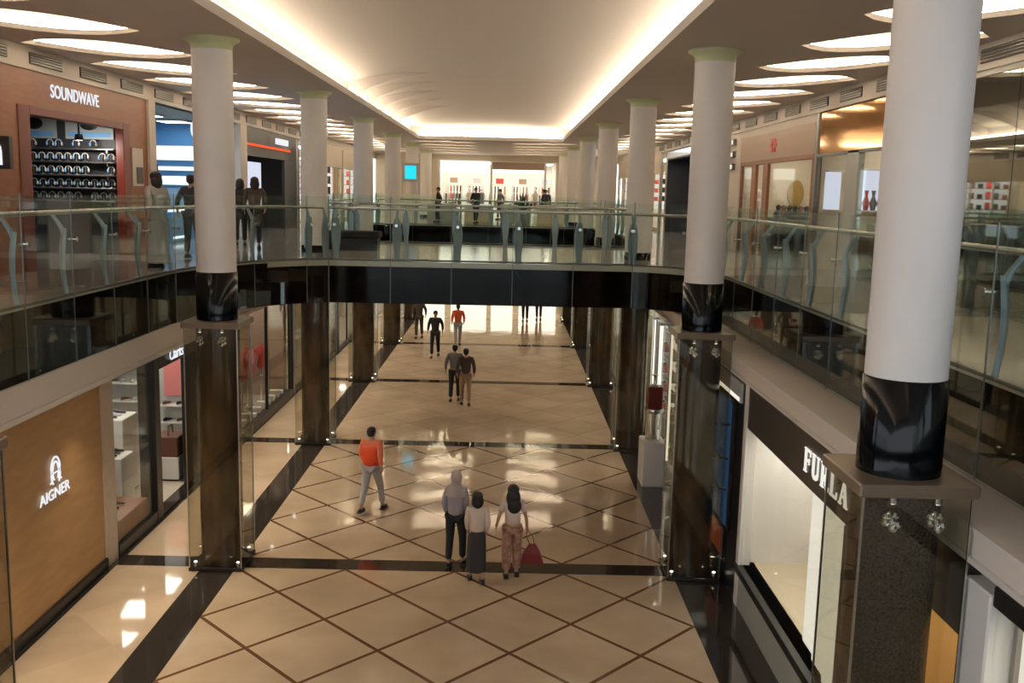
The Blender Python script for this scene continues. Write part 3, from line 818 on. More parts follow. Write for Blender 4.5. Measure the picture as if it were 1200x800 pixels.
# white framed shop nearest on the right
r = thing('shopfront', 'white framed display window nearest the camera on the right', 'shopfront', (XRS, 0, 0))
b = MB(); b.bbox((-.04, 6.70, 0), (.22, 7.10, 3.30), .015); b.build('frame', 'white_paint', r)
b = MB(); b.bbox((-.02, 1.0, 3.22), (.15, 6.70, 3.38), .01); b.bbox((-.02, 1.0, .0), (.12, 6.70, .5), .01); b.build('header', 'black_metal', r)
b = MB(); b.box((.02, 1.0, .5), (.03, 6.70, 3.22)); b.build('window_pane', 'shop_glass', r)
b = MB(); b.box((.20, 6.45, .5), (.26, 6.66, 3.2)); b.build('light_fin', 'lightbox_cream', r)
mat('quilt', (.40, .36, .32), .6, bump=1.0, nscale=7)
room(1, XRS, 1.1, 1.0, 6.65, 0, 3.22, 'quilt', 'white_paint', lamps=3, where='white framed window on the right')
# posters and dark front beyond the bright window
mb = MB(); mb.box((XRS, 14.2, 0), (XRS+.3, 19.4, 3.4)); struct('wall_right_dark', mb, 'black_metal')
r = thing('light_box', 'tall dark blue lit screen on the black wall behind the front right column', 'screen', (XRS, 0, 0))
b = MB(); b.bbox((-.06, 14.65, .95), (0, 16.5, 3.02), .01); b.build('frame', 'black_metal', r)
b = MB(); b.box((-.066, 14.72, 1.0), (-.0605, 16.43, 2.97)); b.build('screen', 'screen_blue', r)
b = MB()
for z in (1.45, 1.95, 2.5): b.tube([(-.07, 14.8, z+.12), (-.07, 15.3, z), (-.07, 15.9, z+.1), (-.07, 16.35, z-.05)], .025, 5)
b.build('picture', 'black_metal', r)
r = thing('light_box', 'orange lit picture low on the black wall behind the front right column', 'screen', (XRS, 0, 0))
b = MB(); b.bbox((-.05, 14.9, .40), (0, 16.3, .90), .01, 0); b.box((-.056, 14.95, .44), (-.0505, 16.25, .86), 1); b.build('panel', ['black_metal', 'screen_orange'], r)
r = thing('light_box', 'small pale lit panel above the dark blue screen', 'sign', (XRS, 0, 0))
b = MB(); b.bbox((-.05, 14.3, 3.06), (0, 16.5, 3.36), .01, 0); b.box((-.056, 14.35, 3.08), (-.0505, 16.45, 3.14), 1); b.build('panel', ['pale_grey', 'lightbox_cream'], r)
# perfume shop between first and second right columns
r = simple_front(1, XRS+.15, 19.6, 27.2, 0, 3.4, 'glass shop front with glowing vertical shelves between the right columns', 'pale_grey', 'cosmetics shop on the right', lamps=3, frame='steel', head=.25)
for k in range(5):
    y = 20.2+k*1.35
    t = thing('display_cabinet', 'tall glowing cabinet of small boxes inside the cosmetics shop', 'cabinet', (XRS+.75, y, 0), 0, 'glowing cabinets of the cosmetics shop')
    b = MB(); b.bbox((-.22, -.42, 0), (.22, .42, .5), .01); b.bbox((-.22, -.42, 2.6), (.22, .42, 2.7), .01); b.box((.18, -.42, .5), (.22, .42, 2.6)); b.build('carcass', 'white_paint', t)
    b = MB(); b.box((.165, -.36, .55), (.178, .36, 2.55)); b.build('light_panel', 'lightbox_cream', t)
    for z in (1.0, 1.5, 2.05):
        b = MB(); b.box((-.2, -.4, z), (.16, .4, z+.02)); b.build('shelf', 'steel', t)
    for z in (.5, 1.02, 1.52, 2.07):
        for q in range(3):
            b = MB(); b.bbox((-.05, -.06, 0), (.05, .06, .20), .01); o = b.build('carton', ['white_paint', 'pink', 'black_metal'][(q+k) % 3]); o.location = (XRS+.68, y-.26+q*.26, z+.0)
            tag(o, 'small carton on a glowing shelf of the cosmetics shop', 'box', 'cartons on the glowing shelves')
for k, y in enumerate((20.9, 22.3, 23.4, 24.6)):
    b = MB(); b.bbox((3.60, y-.05, .0), (3.66, y+.05, 3.2), .01, 0); b.box((3.592, y-.04, .35), (3.5995, y+.04, 3.15), 1); b.box((3.605, y-.0575, .35), (3.655, y-.0505, 3.15), 1)
    tag(b.build('tube_light', ['steel', 'strip_cream']), 'upright glowing strip on the glass front of the cosmetics shop', 'light', 'upright strips on the cosmetics shop front')
t = thing('display_stand', 'pale grey stand with red panel and glass top in front of the cosmetics shop', 'display stand', (3.22, 20.35, 0))
b = MB(); b.bbox((-.24, -.35, .0), (.24, .35, .95), .015); b.build('pedestal', 'white_paint', t)
b = MB(); b.lathe([(.16, .95), (.16, 1.55)], (0, 0, 0), 20, 0); b.build('glass_cylinder', 'glint_glass', t)
b = MB(); b.lathe([(.20, 1.55), (.22, 1.60), (.20, 1.64)], (0, 0, 0), 20); b.build('collar', 'steel', t)
b = MB(); b.bbox((-.16, -.16, 1.64), (.16, .16, 2.12), .02); b.build('panel', 'red_wood', t)
b = MB(); b.lathe([(.1, 2.12), (.02, 2.18), (.02, 2.32), (.08, 2.36)], (0, 0, 0), 12); b.build('finial', 'steel', t)
simple_front(1, XRS+.15, 27.6, 36.0, 0, 3.4, 'lower right shop front beyond the cosmetics shop', 'cream', 'lower right shop beyond the cosmetics shop', frame='steel')
simple_front(1, XRS+.15, 36.4, 46.0, 0, 3.4, 'lower right shop front farthest from the camera', 'cream', 'farthest lower right shop', frame='black_metal')
mb = MB(); mb.box((3.75, 46.2, 0), (4.5, 66, 3.4)); struct('wall_right_far', mb, 'stone_jamb')
mb = MB(); mb.box((-14, 65.5, 0), (13, 66, ZB)); struct('wall_back_lower', mb, 'cream')
r = thing('shopfront', 'brightly lit shop windows at the far end of the lower hall', 'shopfront', (0, 63, 0))
for k, (x0, x1) in enumerate(((-5.6, -3.9), (-3.5, -1.2), (-.9, .5), (.9, 3.3))):
    b = MB(); b.box((x0, 0, .25+.1*k), (x1, .05, 2.9)); b.build('lit_window', 'window_far', r)
    b = MB(); b.bbox((x0-.1, -.06, 2.9), (x1+.1, .08, 3.2), .01); b.build('fascia', 'cream', r)
    b = MB(); b.bbox((x0-.1, -.06, 0), (x1+.1, .08, .25+.1*k), .01); b.build('base_panel', 'black_metal', r)


# ------------------------------------------------------------------ upper left shops
r = thing('shopfront', 'reddish brown shop front with glowing white name over a dark opening', 'shopfront', (XLW, 0, 0))
b = MB(); b.box((-.14, 9.0, ZU), (0, 16.30, 7.93)); b.box((-.14, 21.05, ZU), (0, 22.10, 7.93)); b.box((-.14, 16.30, 7.34), (0, 21.05, 7.93)); b.build('facade_panel', 'walnut', r)
b = MB(); b.bbox((-.15, 16.30, ZU), (.02, 16.70, 7.34), .01); b.bbox((-.15, 20.7, ZU), (.02, 21.05, 7.34), .01); b.bbox((-.15, 16.7, 7.2), (.02, 20.7, 7.34), .01); b.build('reveal', 'red_wood', r)
text_mesh('lettering', 'SOUNDWAVE', .235, 'sign_white', r, (.05, 17.42, 7.545), (0, 1, 0), .006, bold=.002, squeeze=1.0)
b = MB(); b.box((.005, 21.15, 6.05), (.025, 21.75, 6.85)); b.build('notice', 'beam_paint', r)
b = MB(); b.box((.026, 21.35, 6.1), (.04, 21.7, 6.45)); b.build('notice_screen', 'black_metal', r)
room(-1, XLW, 2.6, 16.30, 21.05, ZU, 7.5, 'dark_room', 'dark_room', lamp='fill_panel_dim', lamps=2, where='dark headphone shop, added as fill')  # dim ceiling panels added so the shelves show
b = MB(); b.lathe([(.07, 0), (.09, -.10), (.075, -.12)], (XLW-.6, 20.0, 7.05), 14, 0); b.lathe([(.07, -.121), (.01, -.125)], (XLW-.6, 20.0, 7.05), 14, 1); b.tube([(XLW-.6, 20.0, 7.05), (XLW-.6, 20.0, 7.5)], .02, 6, 0)
tag(b.build('spotlight', ['black_metal', 'spot_tip']), 'single bright spotlight in the dark headphone shop', 'spotlight')
area('lamp_headphones', (XLW-.6, 20.0, 6.9), (R_(30), 0, 0), .3, .3, 30, (1, .9, .8))
for k, z in enumerate((6.80, 6.53, 6.26, 5.99, 5.72)):
    shelf_y(-10.5, -8.2, 20.70, 21.04, z, 'dark shelf of headphones in the brown fronted shop', 'shelves of the headphone shop', 'dark_steel')
    for q in range(12):
        if random.random() < .10: continue
        p = (-10.3+q*.18, 20.86, z+.001)
        if 'hp' not in GOODS:
            t = thing('headphones', 'headphones on a stand on a shelf of the dark shop', 'headphones', p, PI/2, 'headphones on the dark shelves')
            bb = MB(); bb.tube([(0, .065*math.cos(R_(a)), .10+.075*math.sin(R_(a))) for a in range(0, 181, 20)], .012, 6); bb.build('headband', 'pale_grey', t)
            for s_ in (-1, 1):
                bb = MB(); bb.ball((0, .065*s_, .085), .036, 6, 0, (1, .55, 1.2)); bb.build('ear_cup', 'blue_wall' if s_ > 0 else 'pale_grey', t)
            bb = MB(); bb.lathe([(.05, 0), (.05, .012), (.010, .02), (.010, .17)], (0, 0, 0), 10); bb.build('stand', 'dark_steel', t)
            GOODS['hp'] = t
        else: dup(GOODS['hp'], p)
for k, (xa, xb) in enumerate(((-10.4, -9.5), (-9.3, -8.3))):
    b = MB(); b.box((xa, 20.98, 7.0), (xb, 21.04, 7.46), 0); b.box((xa+.05, 20.97, 7.04), (xb-.05, 20.979, 7.14), 1); b.ball(((xa+xb)/2, 20.97, 7.30), .12, 8, 2, (1.6, .1, 1))
    tag(b.build('poster', ['grey_panel', 'blue_wall', 'black_metal']), ['dark banner picture on the left above the headphone shelves', 'dark banner picture on the right above the headphone shelves'][k], 'poster')
t = thing('blade_sign', 'black square sign with glowing white arch at the left edge of the picture', 'sign', (XLW, 15.0, 0))
b = MB(); b.bbox((.0, -.06, 6.27), (.53, .06, 6.76), .01); b.build('sign_box', 'black_metal', t)
b = MB(); b.tube([(.10, -.075, 6.33), (.10, -.075, 6.54)]+[(.25-.15*math.cos(R_(a)), -.075, 6.54+.14*math.sin(R_(a))) for a in range(15, 166, 15)]+[(.40, -.075, 6.54), (.40, -.075, 6.33)], .024, 6); b.build('arch_mark', 'sign_white', t)
mb = MB(); mb.box((XLW-.25, 22.10, ZU), (XLW+.06, 22.50, 7.95)); mb.box((XLW-.25, 29.6, ZU), (XLW+.06, 30.3, 7.95)); struct('wall_left_piers', mb, 'beam_paint')
# blue shop
room(-1, XLW, 3.0, 22.5, 29.6, ZU, 7.9, 'blue_wall', 'green_dark', lamp='panel_lamp_cool', lamps=3, where='blue shop on the upper left')
for k, (z, h) in enumerate(((6.80, .44), (6.50, .14), (6.08, .28))):
    b = MB(); b.bbox((-10.9, 29.48, z), (-8.3, 29.58, z+h), .01, 0); b.box((-10.87, 29.472, z+.02), (-8.33, 29.4795, z+h-.02), 1)
    tag(b.build('light_band', ['white_paint', 'band_white']), ['broad white glowing band high on the blue end wall', 'thin white glowing band across the middle of the blue end wall', 'white glowing band low on the blue end wall'][k], 'light')
b = MB(); b.box((-10.95, 29.55, 4.65), (-8.25, 29.60, 6.0)); tag(b.build('wall_panel', 'ice_panel'), 'pale icy blue panel below the glowing bands of the blue shop', 'panel')
text_mesh('hanging_letter', 'C', .36, 'sign_white', None, (XLW+.02, 25.15, 7.33), (0, 1, 0), .03, bold=.015)
o = bpy.data.objects['hanging_letter']; tag(o, 'white letter C mostly hidden behind the front left column', 'sign')
for k in range(5):
    b = MB(); b.bbox((-.35, -.5, 0), (.35, .5, .80), .02, 0); b.bbox((-.38, -.53, .80), (.38, .53, .84), .01, 1); b.box((.352, -.45, .1), (.36, .45, .16), 1)
    o = b.build('display_table', ['blue_wall', 'band_white']); o.location = (XLW-1.0-.5*(k % 2), 23.3+k*1.35, ZU); tag(o, 'blue display table with glowing top in the blue shop', 'table', 'display tables of the blue shop')
b = MB(); b.bbox((XLW-.2, 22.52, ZU), (XLW-.05, 22.9, 6.55), .01); tag(b.build('banner_stand', 'navy_cloth'), 'dark blue standing panel at the near side of the blue shop', 'panel')
# dark shop with red line
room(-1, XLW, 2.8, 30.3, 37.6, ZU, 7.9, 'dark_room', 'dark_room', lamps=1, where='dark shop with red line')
r = thing('shopfront', 'dark shop front with red light line and small white sign on the upper left', 'shopfront', (XLW, 0, 0))
b = MB(); b.box((-.1, 30.3, 7.05), (0, 37.6, 7.95)); b.box((-.1, 35.6, ZU), (0, 37.6, 7.05)); b.build('facade_panel', 'dark_room', r)
b = MB(); b.box((0, 30.5, 7.36), (.05, 36.4, 7.42)); b.build('red_line', 'sign_red', r)
b = MB(); b.bbox((0, 34.2, 7.55), (.08, 35.9, 7.75), .01); b.build('sign', 'sign_white', r)
b = MB(); b.box((-.5, 32.0, 5.0), (-.45, 34.0, 6.9)); b.build('screen', 'screen_white', r)
for k in range(7):
    b = MB(); b.ball((0, 0, .16), .16, 7, 0, (1, 1, .8)); b.lathe([(.1, 0), (.12, .03)], (0, 0, 0), 10, 1); o = b.build('vase', ['white_paint', 'dark_steel']); o.location = (XLW-.02+.25, 38.1, 4.95+k*.42-.15); tag(o, 'round white vase on the tall open rack beside the dark shop', 'vase', 'vases on the tall rack')
b = MB()
for k in range(7): b.bbox((XLW+.03, 37.8, 4.77+k*.42), (XLW+.45, 38.4, 4.80+k*.42), .004)
for yy in (37.82, 38.38): b.box((XLW+.03, yy-.015, ZU), (XLW+.06, yy+.015, 7.6)); b.box((XLW+.42, yy-.015, ZU), (XLW+.45, yy+.015, 7.6))
tag(b.build('open_rack', 'dark_steel'), 'tall narrow open rack of white vases on the upper left', 'rack')
simple_front(-1, XLW, 38.8, 47.5, ZU, 7.95, 'cream lit shop front on the upper left beyond the tall rack', 'cream', 'cream shop on the upper left', lamps=4, lamp='panel_lamp_side', frame='stone_jamb', head=.9)
simple_front(-1, XLW, 48.0, 58.5, ZU, 7.95, 'farthest cream shop front on the upper left', 'cream', 'farthest shop on the upper left', lamps=4, lamp='panel_lamp_side', frame='stone_jamb', head=.9)

# ------------------------------------------------------------------ upper right shops
room(1, XRW, 2.6, 21.45, 28.0, ZU, 7.6, 'cream', 'soffit', lamps=3, where='mannequin shop on the right')
r = thing('shopfront', 'shop front with pinkish brown fascia and faint red emblem on the upper right', 'shopfront', (XRW, 0, 0))
b = MB(); b.box((0, 21.45, 7.08), (.1, 28.2, 7.75)); b.build('fascia', 'brown_fascia', r)
b = MB(); b.box((0, 21.45, 7.75), (.1, 28.2, 7.95)); b.build('upper_panel', 'beam_paint', r)
b = MB()
for a in range(0, 360, 60): b.box((-.02, 24.75+.2*math.cos(R_(a))-.09, 7.41+.13*math.sin(R_(a))-.05), (-.001, 24.75+.2*math.cos(R_(a))+.09, 7.41+.13*math.sin(R_(a))+.05))
b.build('emblem', 'tag_red', r)
for yy in (21.45, 25.2, 26.4, 28.0):
    b = MB(); b.bbox((0, yy, ZU), (.08, yy+(.45 if yy == 25.2 or yy == 26.4 else .12), 6.98), .01); b.build('post', 'walnut', r)
b = MB(); b.bbox((0, 21.45, 6.98), (.1, 28.2, 7.08), .01); b.build('frame', 'walnut', r)
b = MB(); b.box((.03, 21.57, ZU), (.04, 25.2, 6.98)); b.build('window_pane', 'shop_glass', r)
b = MB(); b.box((.03, 26.85, ZU), (.04, 28.0, 6.98)); b.build('window_pane', 'shop_glass', r)
b = MB(); b.lathe([(.36, 0), (.38, .03), (.36, .06)], (0, 0, 0), 24)
o = b.build('oval_mirror', 'gold_oval'); o.location = (8.15, 27.97, 6.25); o.rotation_euler = (R_(90), 0, 0); o.scale = (.62, 1.0, 1); tag(o, 'tall golden oval panel on the cream wall of the mannequin shop', 'mirror')
b = MB(); b.bbox((7.0, 22.2, ZU), (7.6, 27.0, 5.55), .03, 0); b.bbox((6.98, 22.15, 5.55), (7.62, 27.05, 5.60), .01, 1); tag(b.build('display_counter', ['navy_cloth', 'dark_sign']), 'long dark blue display counter inside the mannequin shop', 'counter')
for k in range(9):
    b = MB(); b.lathe([(.11, 0), (.13, .10), (.06, .22), (.08, .30), (.02, .34)], (0, 0, 0), 12); o = b.build('hat_form', ['navy_cloth', 'sofa_brown', 'black_cloth'][k % 3]); o.location = (7.30, 22.5+k*.50, 5.601); tag(o, 'dark rounded form on the long counter of the mannequin shop', 'display form', 'dark forms on the mannequin shop counter')
def mannequin(x, y, z, rz, m, label):
    t = thing('mannequin', label, 'mannequin', (x, y, z), rz)
    b = MB(); b.lathe([(.20, 0), (.20, .015), (.02, .02), (.02, .5)], (0, 0, 0), 16); b.build('stand', 'steel', t)
    b = MB()
    for s_ in (-1, 1):
        b.tube([(.08*s_, .02, .08), (.085*s_, .01, .46), (.09*s_, 0, .88)], [.035, .055, .085], 10)
        b.tube([(.19*s_, 0, 1.40), (.24*s_, .03, 1.12), (.22*s_, .10, .88)], [.045, .035, .025], 8)
    b.lathe([(.09, .82), (.155, .92), (.12, 1.12), (.165, 1.34), (.17, 1.42), (.05, 1.48), (.045, 1.54)], (0, 0, 0), 18, sy=.62)
    b.ball((0, .01, 1.64), .10, 10, 0, (.82, .95, 1.2)); b.build('figure', 'white_paint', t)
    b = MB(); b.lathe([(.26, .50), (.19, .80), (.165, .93), (.13, 1.12), (.178, 1.34), (.185, 1.43), (.07, 1.47)], (0, 0, 0), 20, sy=.68, caps=False); b.build('dress', m, t)
    return t
mannequin(XRW+.4, 27.55, ZU, PI/2, 'white_shirt', 'white mannequin in pale dress at the far side of the brown fronted right shop')
mannequin(XRW+1.9, 24.6, ZU, PI/2, 'grey_shirt', 'mannequin in grey dress at the near side of the upper right window')
mannequin(XRW+1.6, 26.2, ZU, PI/2, 'sofa_brown', 'mannequin in dark brown dress in the upper right window')
# copper ceiling shop
room(1, XRW, 4.0, 15.2, 21.4, ZU, 7.9, 'cream', 'orange_mirror', lamps=3, where='copper ceiling shop on the right')
r = thing('shopfront', 'glass shop front under a copper coloured ceiling on the upper right', 'shopfront', (XRW, 0, 0))
b = MB(); b.bbox((0, 21.25, ZU), (.1, 21.43, 7.95), .01); b.bbox((0, 15.2, 7.0), (.08, 21.3, 7.06), .01); b.bbox((0, 15.0, ZU), (.1, 15.25, 7.95), .01); b.build('frame', 'dark_steel', r)
b = MB(); b.box((0, 18.7, ZU), (.12, 19.35, 7.06)); b.build('pier', 'grey_panel', r)
b = MB(); b.box((.03, 15.25, 7.06), (.05, 21.25, 7.93)); b.build('copper_transom', 'orange_mirror', r)
for ya, yb in ((15.25, 17.0), (17.0, 18.7), (19.35, 21.25)):
    b = MB(); b.box((.02, ya+.01, ZU), (.035, yb-.01, 7.0)); b.build('window_pane', 'shop_glass', r)
for k in range(8):
    b = MB(); b.bbox((-.15, -.2, 0), (.15, .2, .12+.06*(k % 3)), .01); o = b.build('gift_box', ['white_paint', 'tag_red', 'gold_oval', 'pale_grey'][k % 4]); o.location = (XRW+1.0, 15.8+k*.62, 5.451); tag(o, 'small box on the long counter of the copper ceiling shop', 'box', 'boxes on the long counter')
b = MB(); b.bbox((XRW+.7, 15.5, ZU), (XRW+1.3, 20.6, 5.45), .02); tag(b.build('counter', 'tile_wall'), 'long dark counter inside the copper ceiling shop', 'counter')
for k, (xa, xb, za, zb) in enumerate(((7.35, 8.3, 5.9, 6.75), (6.85, 7.2, 5.9, 6.7))):
    b = MB(); b.bbox((xa, 21.15, za-.03), (xb, 21.38, za), .005, 0); b.bbox((xa, 21.15, zb), (xb, 21.38, zb+.03), .005, 0); b.box((xa, 21.36, za), (xb, 21.38, zb), 1)
    tag(b.build('wall_niche', ['white_paint', 'screen_white']), ['wide bright niche with dark objects in the copper ceiling shop', 'narrow bright niche in the copper ceiling shop'][k], 'shelf')
for k in range(6):
    b = MB(); b.lathe([(.05, 0), (.08, .15), (.03, .3), (.05, .42)], (0, 0, 0), 10); o = b.build('vase', ['dark_steel', 'sofa_brown', 'tag_red'][k % 3]); o.location = (7.42+k*.155, 21.25, 5.901); tag(o, 'small dark vase in the wide bright niche', 'vase', 'dark vases in the bright niche')
# dim glass front near the camera
room(1, XRW, 3.5, 5.0, 15.0, ZU, 7.9, 'tile_wall', 'soffit', lamps=2, where='dim glass fronted shop on the right')
r = thing('shopfront', 'dim dark glass shop front behind the nearest right column', 'shopfront', (XRW, 0, 0))
for k in range(5):
    b = MB(); b.box((.02, 5.0+2*k+.01, ZU), (.035, 7.0+2*k-.01, 7.9)); b.build('window_pane', 'shop_glass_dark', r)
b = MB(); b.bbox((0, 5.0, 7.85), (.1, 15.0, 7.95), .01); b.build('frame', 'beam_trim', r)
for k in range(6):
    b = MB(); b.lathe([(.05, 0), (.07, .1), (.03, .2), (.03, .26)], (0, 0, 0), 10); o = b.build('bottle', ['white_paint', 'gold_oval', 'pale_grey'][k % 3]); o.location = (XRW+1.2, 12.2+k*.22, 6.031); tag(o, 'small bottle on the lit shelf of the dim glass shop', 'bottle', 'bottles on the lit shelf')
b = MB(); b.bbox((XRW+1.0, 12.0, 6.0), (XRW+1.4, 13.6, 6.03), .005, 0); b.box((XRW+1.38, 12.0, 6.03), (XRW+1.4, 13.6, 6.45), 1); b.box((XRW+1.0, 12.0, 6.45), (XRW+1.4, 13.6, 6.50), 0)
tag(b.build('wall_niche', ['white_paint', 'lightbox_cream']), 'lit shelf niche in the dim glass shop behind the nearest right column', 'shelf')
# farther right
mb = MB(); mb.box((XRW, 28.2, ZU), (XRW+.3, 35.4, 7.95)); struct('wall_right_upper', mb, 'beam_paint')
for k in range(3):
    b = MB(); b.bbox((-.10, 0, 0), (0, .9, .18), .01, 0); b.box((-.105, .03, .03), (-.1005, .87, .15), 1); o = b.build('wall_light', ['dark_steel', 'sign_warm']); o.location = (XRW, 28.8, 7.6-k*.35); tag(o, 'small warm lit sign bar on the wall beside the brown fronted right shop', 'wall light', 'warm sign bars on the right wall')
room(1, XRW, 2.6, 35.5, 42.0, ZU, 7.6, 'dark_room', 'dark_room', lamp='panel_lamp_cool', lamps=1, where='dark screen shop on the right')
for k, (y, z, w, h) in enumerate(((36.7, 6.3, 1.6, .9), (38.9, 6.2, 1.8, 1.1), (36.7, 5.35, 1.6, .6), (38.9, 5.2, 1.6, .5))):
    b = MB(); b.bbox((XRW+.9, y-w/2, z-h/2), (XRW+1.0, y+w/2, z+h/2), .02, 0); b.box((XRW+.89, y-w/2+.06, z-h/2+.06), (XRW+.899, y+w/2-.06, z+h/2-.06), 1); b.box((XRW+1.001, y-.05+(.5 if k > 1 else 0), ZU), (XRW+1.04, y+.05+(.5 if k > 1 else 0), z), 0)
    tag(b.build('display_screen', ['black_metal', 'screen_white']), ['upper bright screen at the near side of the dark right shop', 'upper bright screen at the far side of the dark right shop', 'lower bright screen at the near side of the dark right shop', 'lower bright screen at the far side of the dark right shop'][k], 'screen')
simple_front(1, XRW, 42.5, 58.5, ZU, 7.95, 'farthest cream shop front on the upper right', 'cream', 'farthest shop on the upper right', lamps=6, lamp='panel_lamp_side', frame='stone_jamb', head=.9)

# ------------------------------------------------------------------ far hall
mb = MB(); mb.box((-8, YE, ZU), (-4.2, YE+.3, ZC)); mb.box((3.0, YE, ZU), (6.6, YE+.3, ZC)); mb.box((-4.2, YE, 7.95), (3.0, YE+.3, ZC)); struct('wall_back', mb, 'cream')
mb = MB(); mb.box((-4.6, 65.0, ZU), (3.4, 65.3, ZC)); mb.box((-4.3, YE+.3, ZU), (-4.2, 65, ZC)); mb.box((3.0, YE+.3, ZU), (3.1, 65, ZC)); struct('wall_back.001', mb, 'white_paint')
for k in range(4):
    for j in range(2):
        b = MB(); x = -3.4+k*1.9; y = 61.2+j*2.2; b.bbox((x-.5, y-.5, 7.86), (x+.5, y+.5, 7.92), .01, 0); b.box((x-.45, y-.45, 7.853), (x+.45, y+.45, 7.8595), 1)
        tag(b.build('ceiling_light', ['white_paint', 'panel_lamp_far']), 'square light panel in the bright shop at the far end', 'ceiling light', 'light panels of the far shop')
mb = MB(); mb.box((-4.2, YE, 7.92), (3.0, 65, 7.95)); struct('ceiling_back', mb, 'white_paint')
r = thing('shopfront', 'bright white shop front across the far end of the upper hall', 'shopfront', (0, YE, 0))
b = MB(); b.bbox((-4.2, -.08, 7.25), (-1.1, .08, 7.9), .02); b.build('white_sign', 'sign_far', r)
b = MB(); b.bbox((-1.0, -.08, 7.45), (2.2, .08, 7.9), .02); b.build('brown_sign', 'brown_fascia', r)
b = MB(); b.bbox((-1.0, -.06, 7.25), (2.2, .06, 7.45), .02); b.build('light_strip', 'sign_far', r)
for x in (-4.2, -1.05, 2.2, 2.9):
    b = MB(); b.bbox((x, -.1, ZU), (x+.12, .1, 7.9), .01); b.build('post', 'white_paint', r)
for k in range(5):
    for j in range(2):
        t = thing('clothes_rack', 'chrome rack of hanging clothes in the far bright shop', 'clothes rack', (-3.4+k*1.4, 61.2+j*1.7, ZU), 0, 'clothes racks of the far shop')
        b = MB()
        for sx in (-.5, .5): b.tube([(sx, -.2, 0), (sx, .2, 0)], .015, 6); b.tube([(sx, 0, 0), (sx, 0, 1.45+.5*j)], .015, 6)
        b.tube([(-.5, 0, 1.45+.5*j), (.5, 0, 1.45+.5*j)], .015, 6); b.build('frame', 'steel', t)
        for q in range(5):
            b = MB(); x = -.4+q*.2; b.prism([(x-.02, -.22), (x+.05, -.22), (x+.05, .22), (x-.02, .22)], .55+.5*j, 1.36+.5*j); b.build('garment', ['black_cloth', 'white_shirt', 'tag_red', 'grey_shirt', 'black_cloth'][(q+k+j) % 5], t)
mannequin(-2.3, 60.6, ZU, PI, 'white_shirt', 'mannequin in white dress left of centre in the far bright shop')
mannequin(-1.6, 60.8, ZU, PI, 'grey_shirt', 'mannequin in grey dress at the centre of the far bright shop')
mannequin(1.7, 60.6, ZU, PI, 'white_shirt', 'mannequin in white dress on the right of the far bright shop')
t = thing('display_screen', 'cyan lit screen above a white notice on the left of the far hall', 'screen', (-4.53, 46.3, 0))
b = MB(); b.bbox((-.42, -.06, ZU), (.42, .06, 5.9), .01); b.build('stand', 'white_paint', t)
b = MB(); b.bbox((-.42, -.08, 6.5), (.42, .08, 7.35), .02); b.box((-.42, -.03, 5.9), (-.36, .03, 6.5)); b.box((.36, -.03, 5.9), (.42, .03, 6.5)); b.build('frame', 'grey_panel', t)
b = MB(); b.box((-.26, -.09, 6.62), (.26, -.0805, 7.22)); b.build('screen', 'screen_cyan', t)
for k in range(4):
    b = MB(); b.bbox((-.7, -.4, 0), (.7, .4, .85), .02, 0); b.bbox((-.75, -.45, .85), (.75, .45, .9), .01, 1)
    o = b.build('sales_counter', ['cream' if k % 2 else 'grey_panel', 'sign_warm' if k == 1 else 'white_paint']); o.location = (-3.2+k*1.8, 48.6+k*.4, ZU); tag(o, ['grey sales counter at the left of the far hall', 'cream sales counter with glowing top in the far hall', 'grey sales counter at the middle of the far hall', 'cream sales counter right of the middle of the far hall'][k], 'counter')
for k, (xa, xb, yy, lab) in enumerate(((-10.8, -8.3, 47.35, 'glowing product wall at the end of the cream shop on the upper left'), (-10.8, -8.3, 58.35, 'glowing product wall at the end of the farthest upper left shop'), (6.9, 9.4, 58.35, 'glowing product wall at the end of the farthest upper right shop'))):
    t = thing('product_wall', lab, 'shelf', ((xa+xb)/2, yy, ZU))
    w = (xb-xa)/2
    b = MB(); b.bbox((-w, -.30, 0), (w, 0, .7), .01); b.box((-w, -.02, .7), (w, 0, 2.8)); b.bbox((-w, -.3, 2.8), (w, 0, 2.9), .01); b.build('carcass', 'white_paint', t)
    b = MB(); b.box((-w+.05, -.03, .75), (w-.05, -.0205, 2.75)); b.build('light_panel', 'sign_warm', t)
    for z in (1.2, 1.7, 2.2):
        b = MB(); b.box((-w, -.28, z), (w, -.04, z+.025)); b.build('shelf', 'walnut', t)
        for q in range(6):
            b = MB(); b.bbox((-.11, -.07, 0), (.11, .07, .22+.06*((q+k) % 3)), .02); o = b.build('handbag', ['sofa_brown', 'black_cloth', 'tag_red', 'navy_cloth'][(q*3+k) % 4]); o.location = ((xa+xb)/2-w+.25+q*.4, yy-.16, ZU+z+.026)
            tag(o, ['small bag on the glowing product wall of the cream upper left shop', 'small bag on the glowing product wall of the farthest upper left shop', 'small bag on the glowing product wall of the farthest upper right shop'][k], 'bag', ['bags of the cream upper left shop', 'bags of the farthest upper left shop', 'bags of the farthest upper right shop'][k])
for k in range(5):
    b = MB(); b.box((-.30, -.03, 0), (.30, 0, .55+.15*(k % 2)), 0); b.box((-.24, -.035, .08), (.24, -.0305, .40), 1)
    o = b.build('poster', ['white_paint', ['brown_fascia', 'pale_grey', 'tag_red', 'brown_fascia', 'ice_panel'][k]]); o.location = (-3.4+k*1.45, 62.6, 6.55)
    tag(o, ['brown picture hung high at the left of the far bright shop', 'grey picture hung high in the far bright shop', 'red picture hung high at the middle of the far bright shop', 'brown picture hung high right of the red one in the far shop', 'pale blue picture hung high at the right of the far bright shop'][k], 'poster')
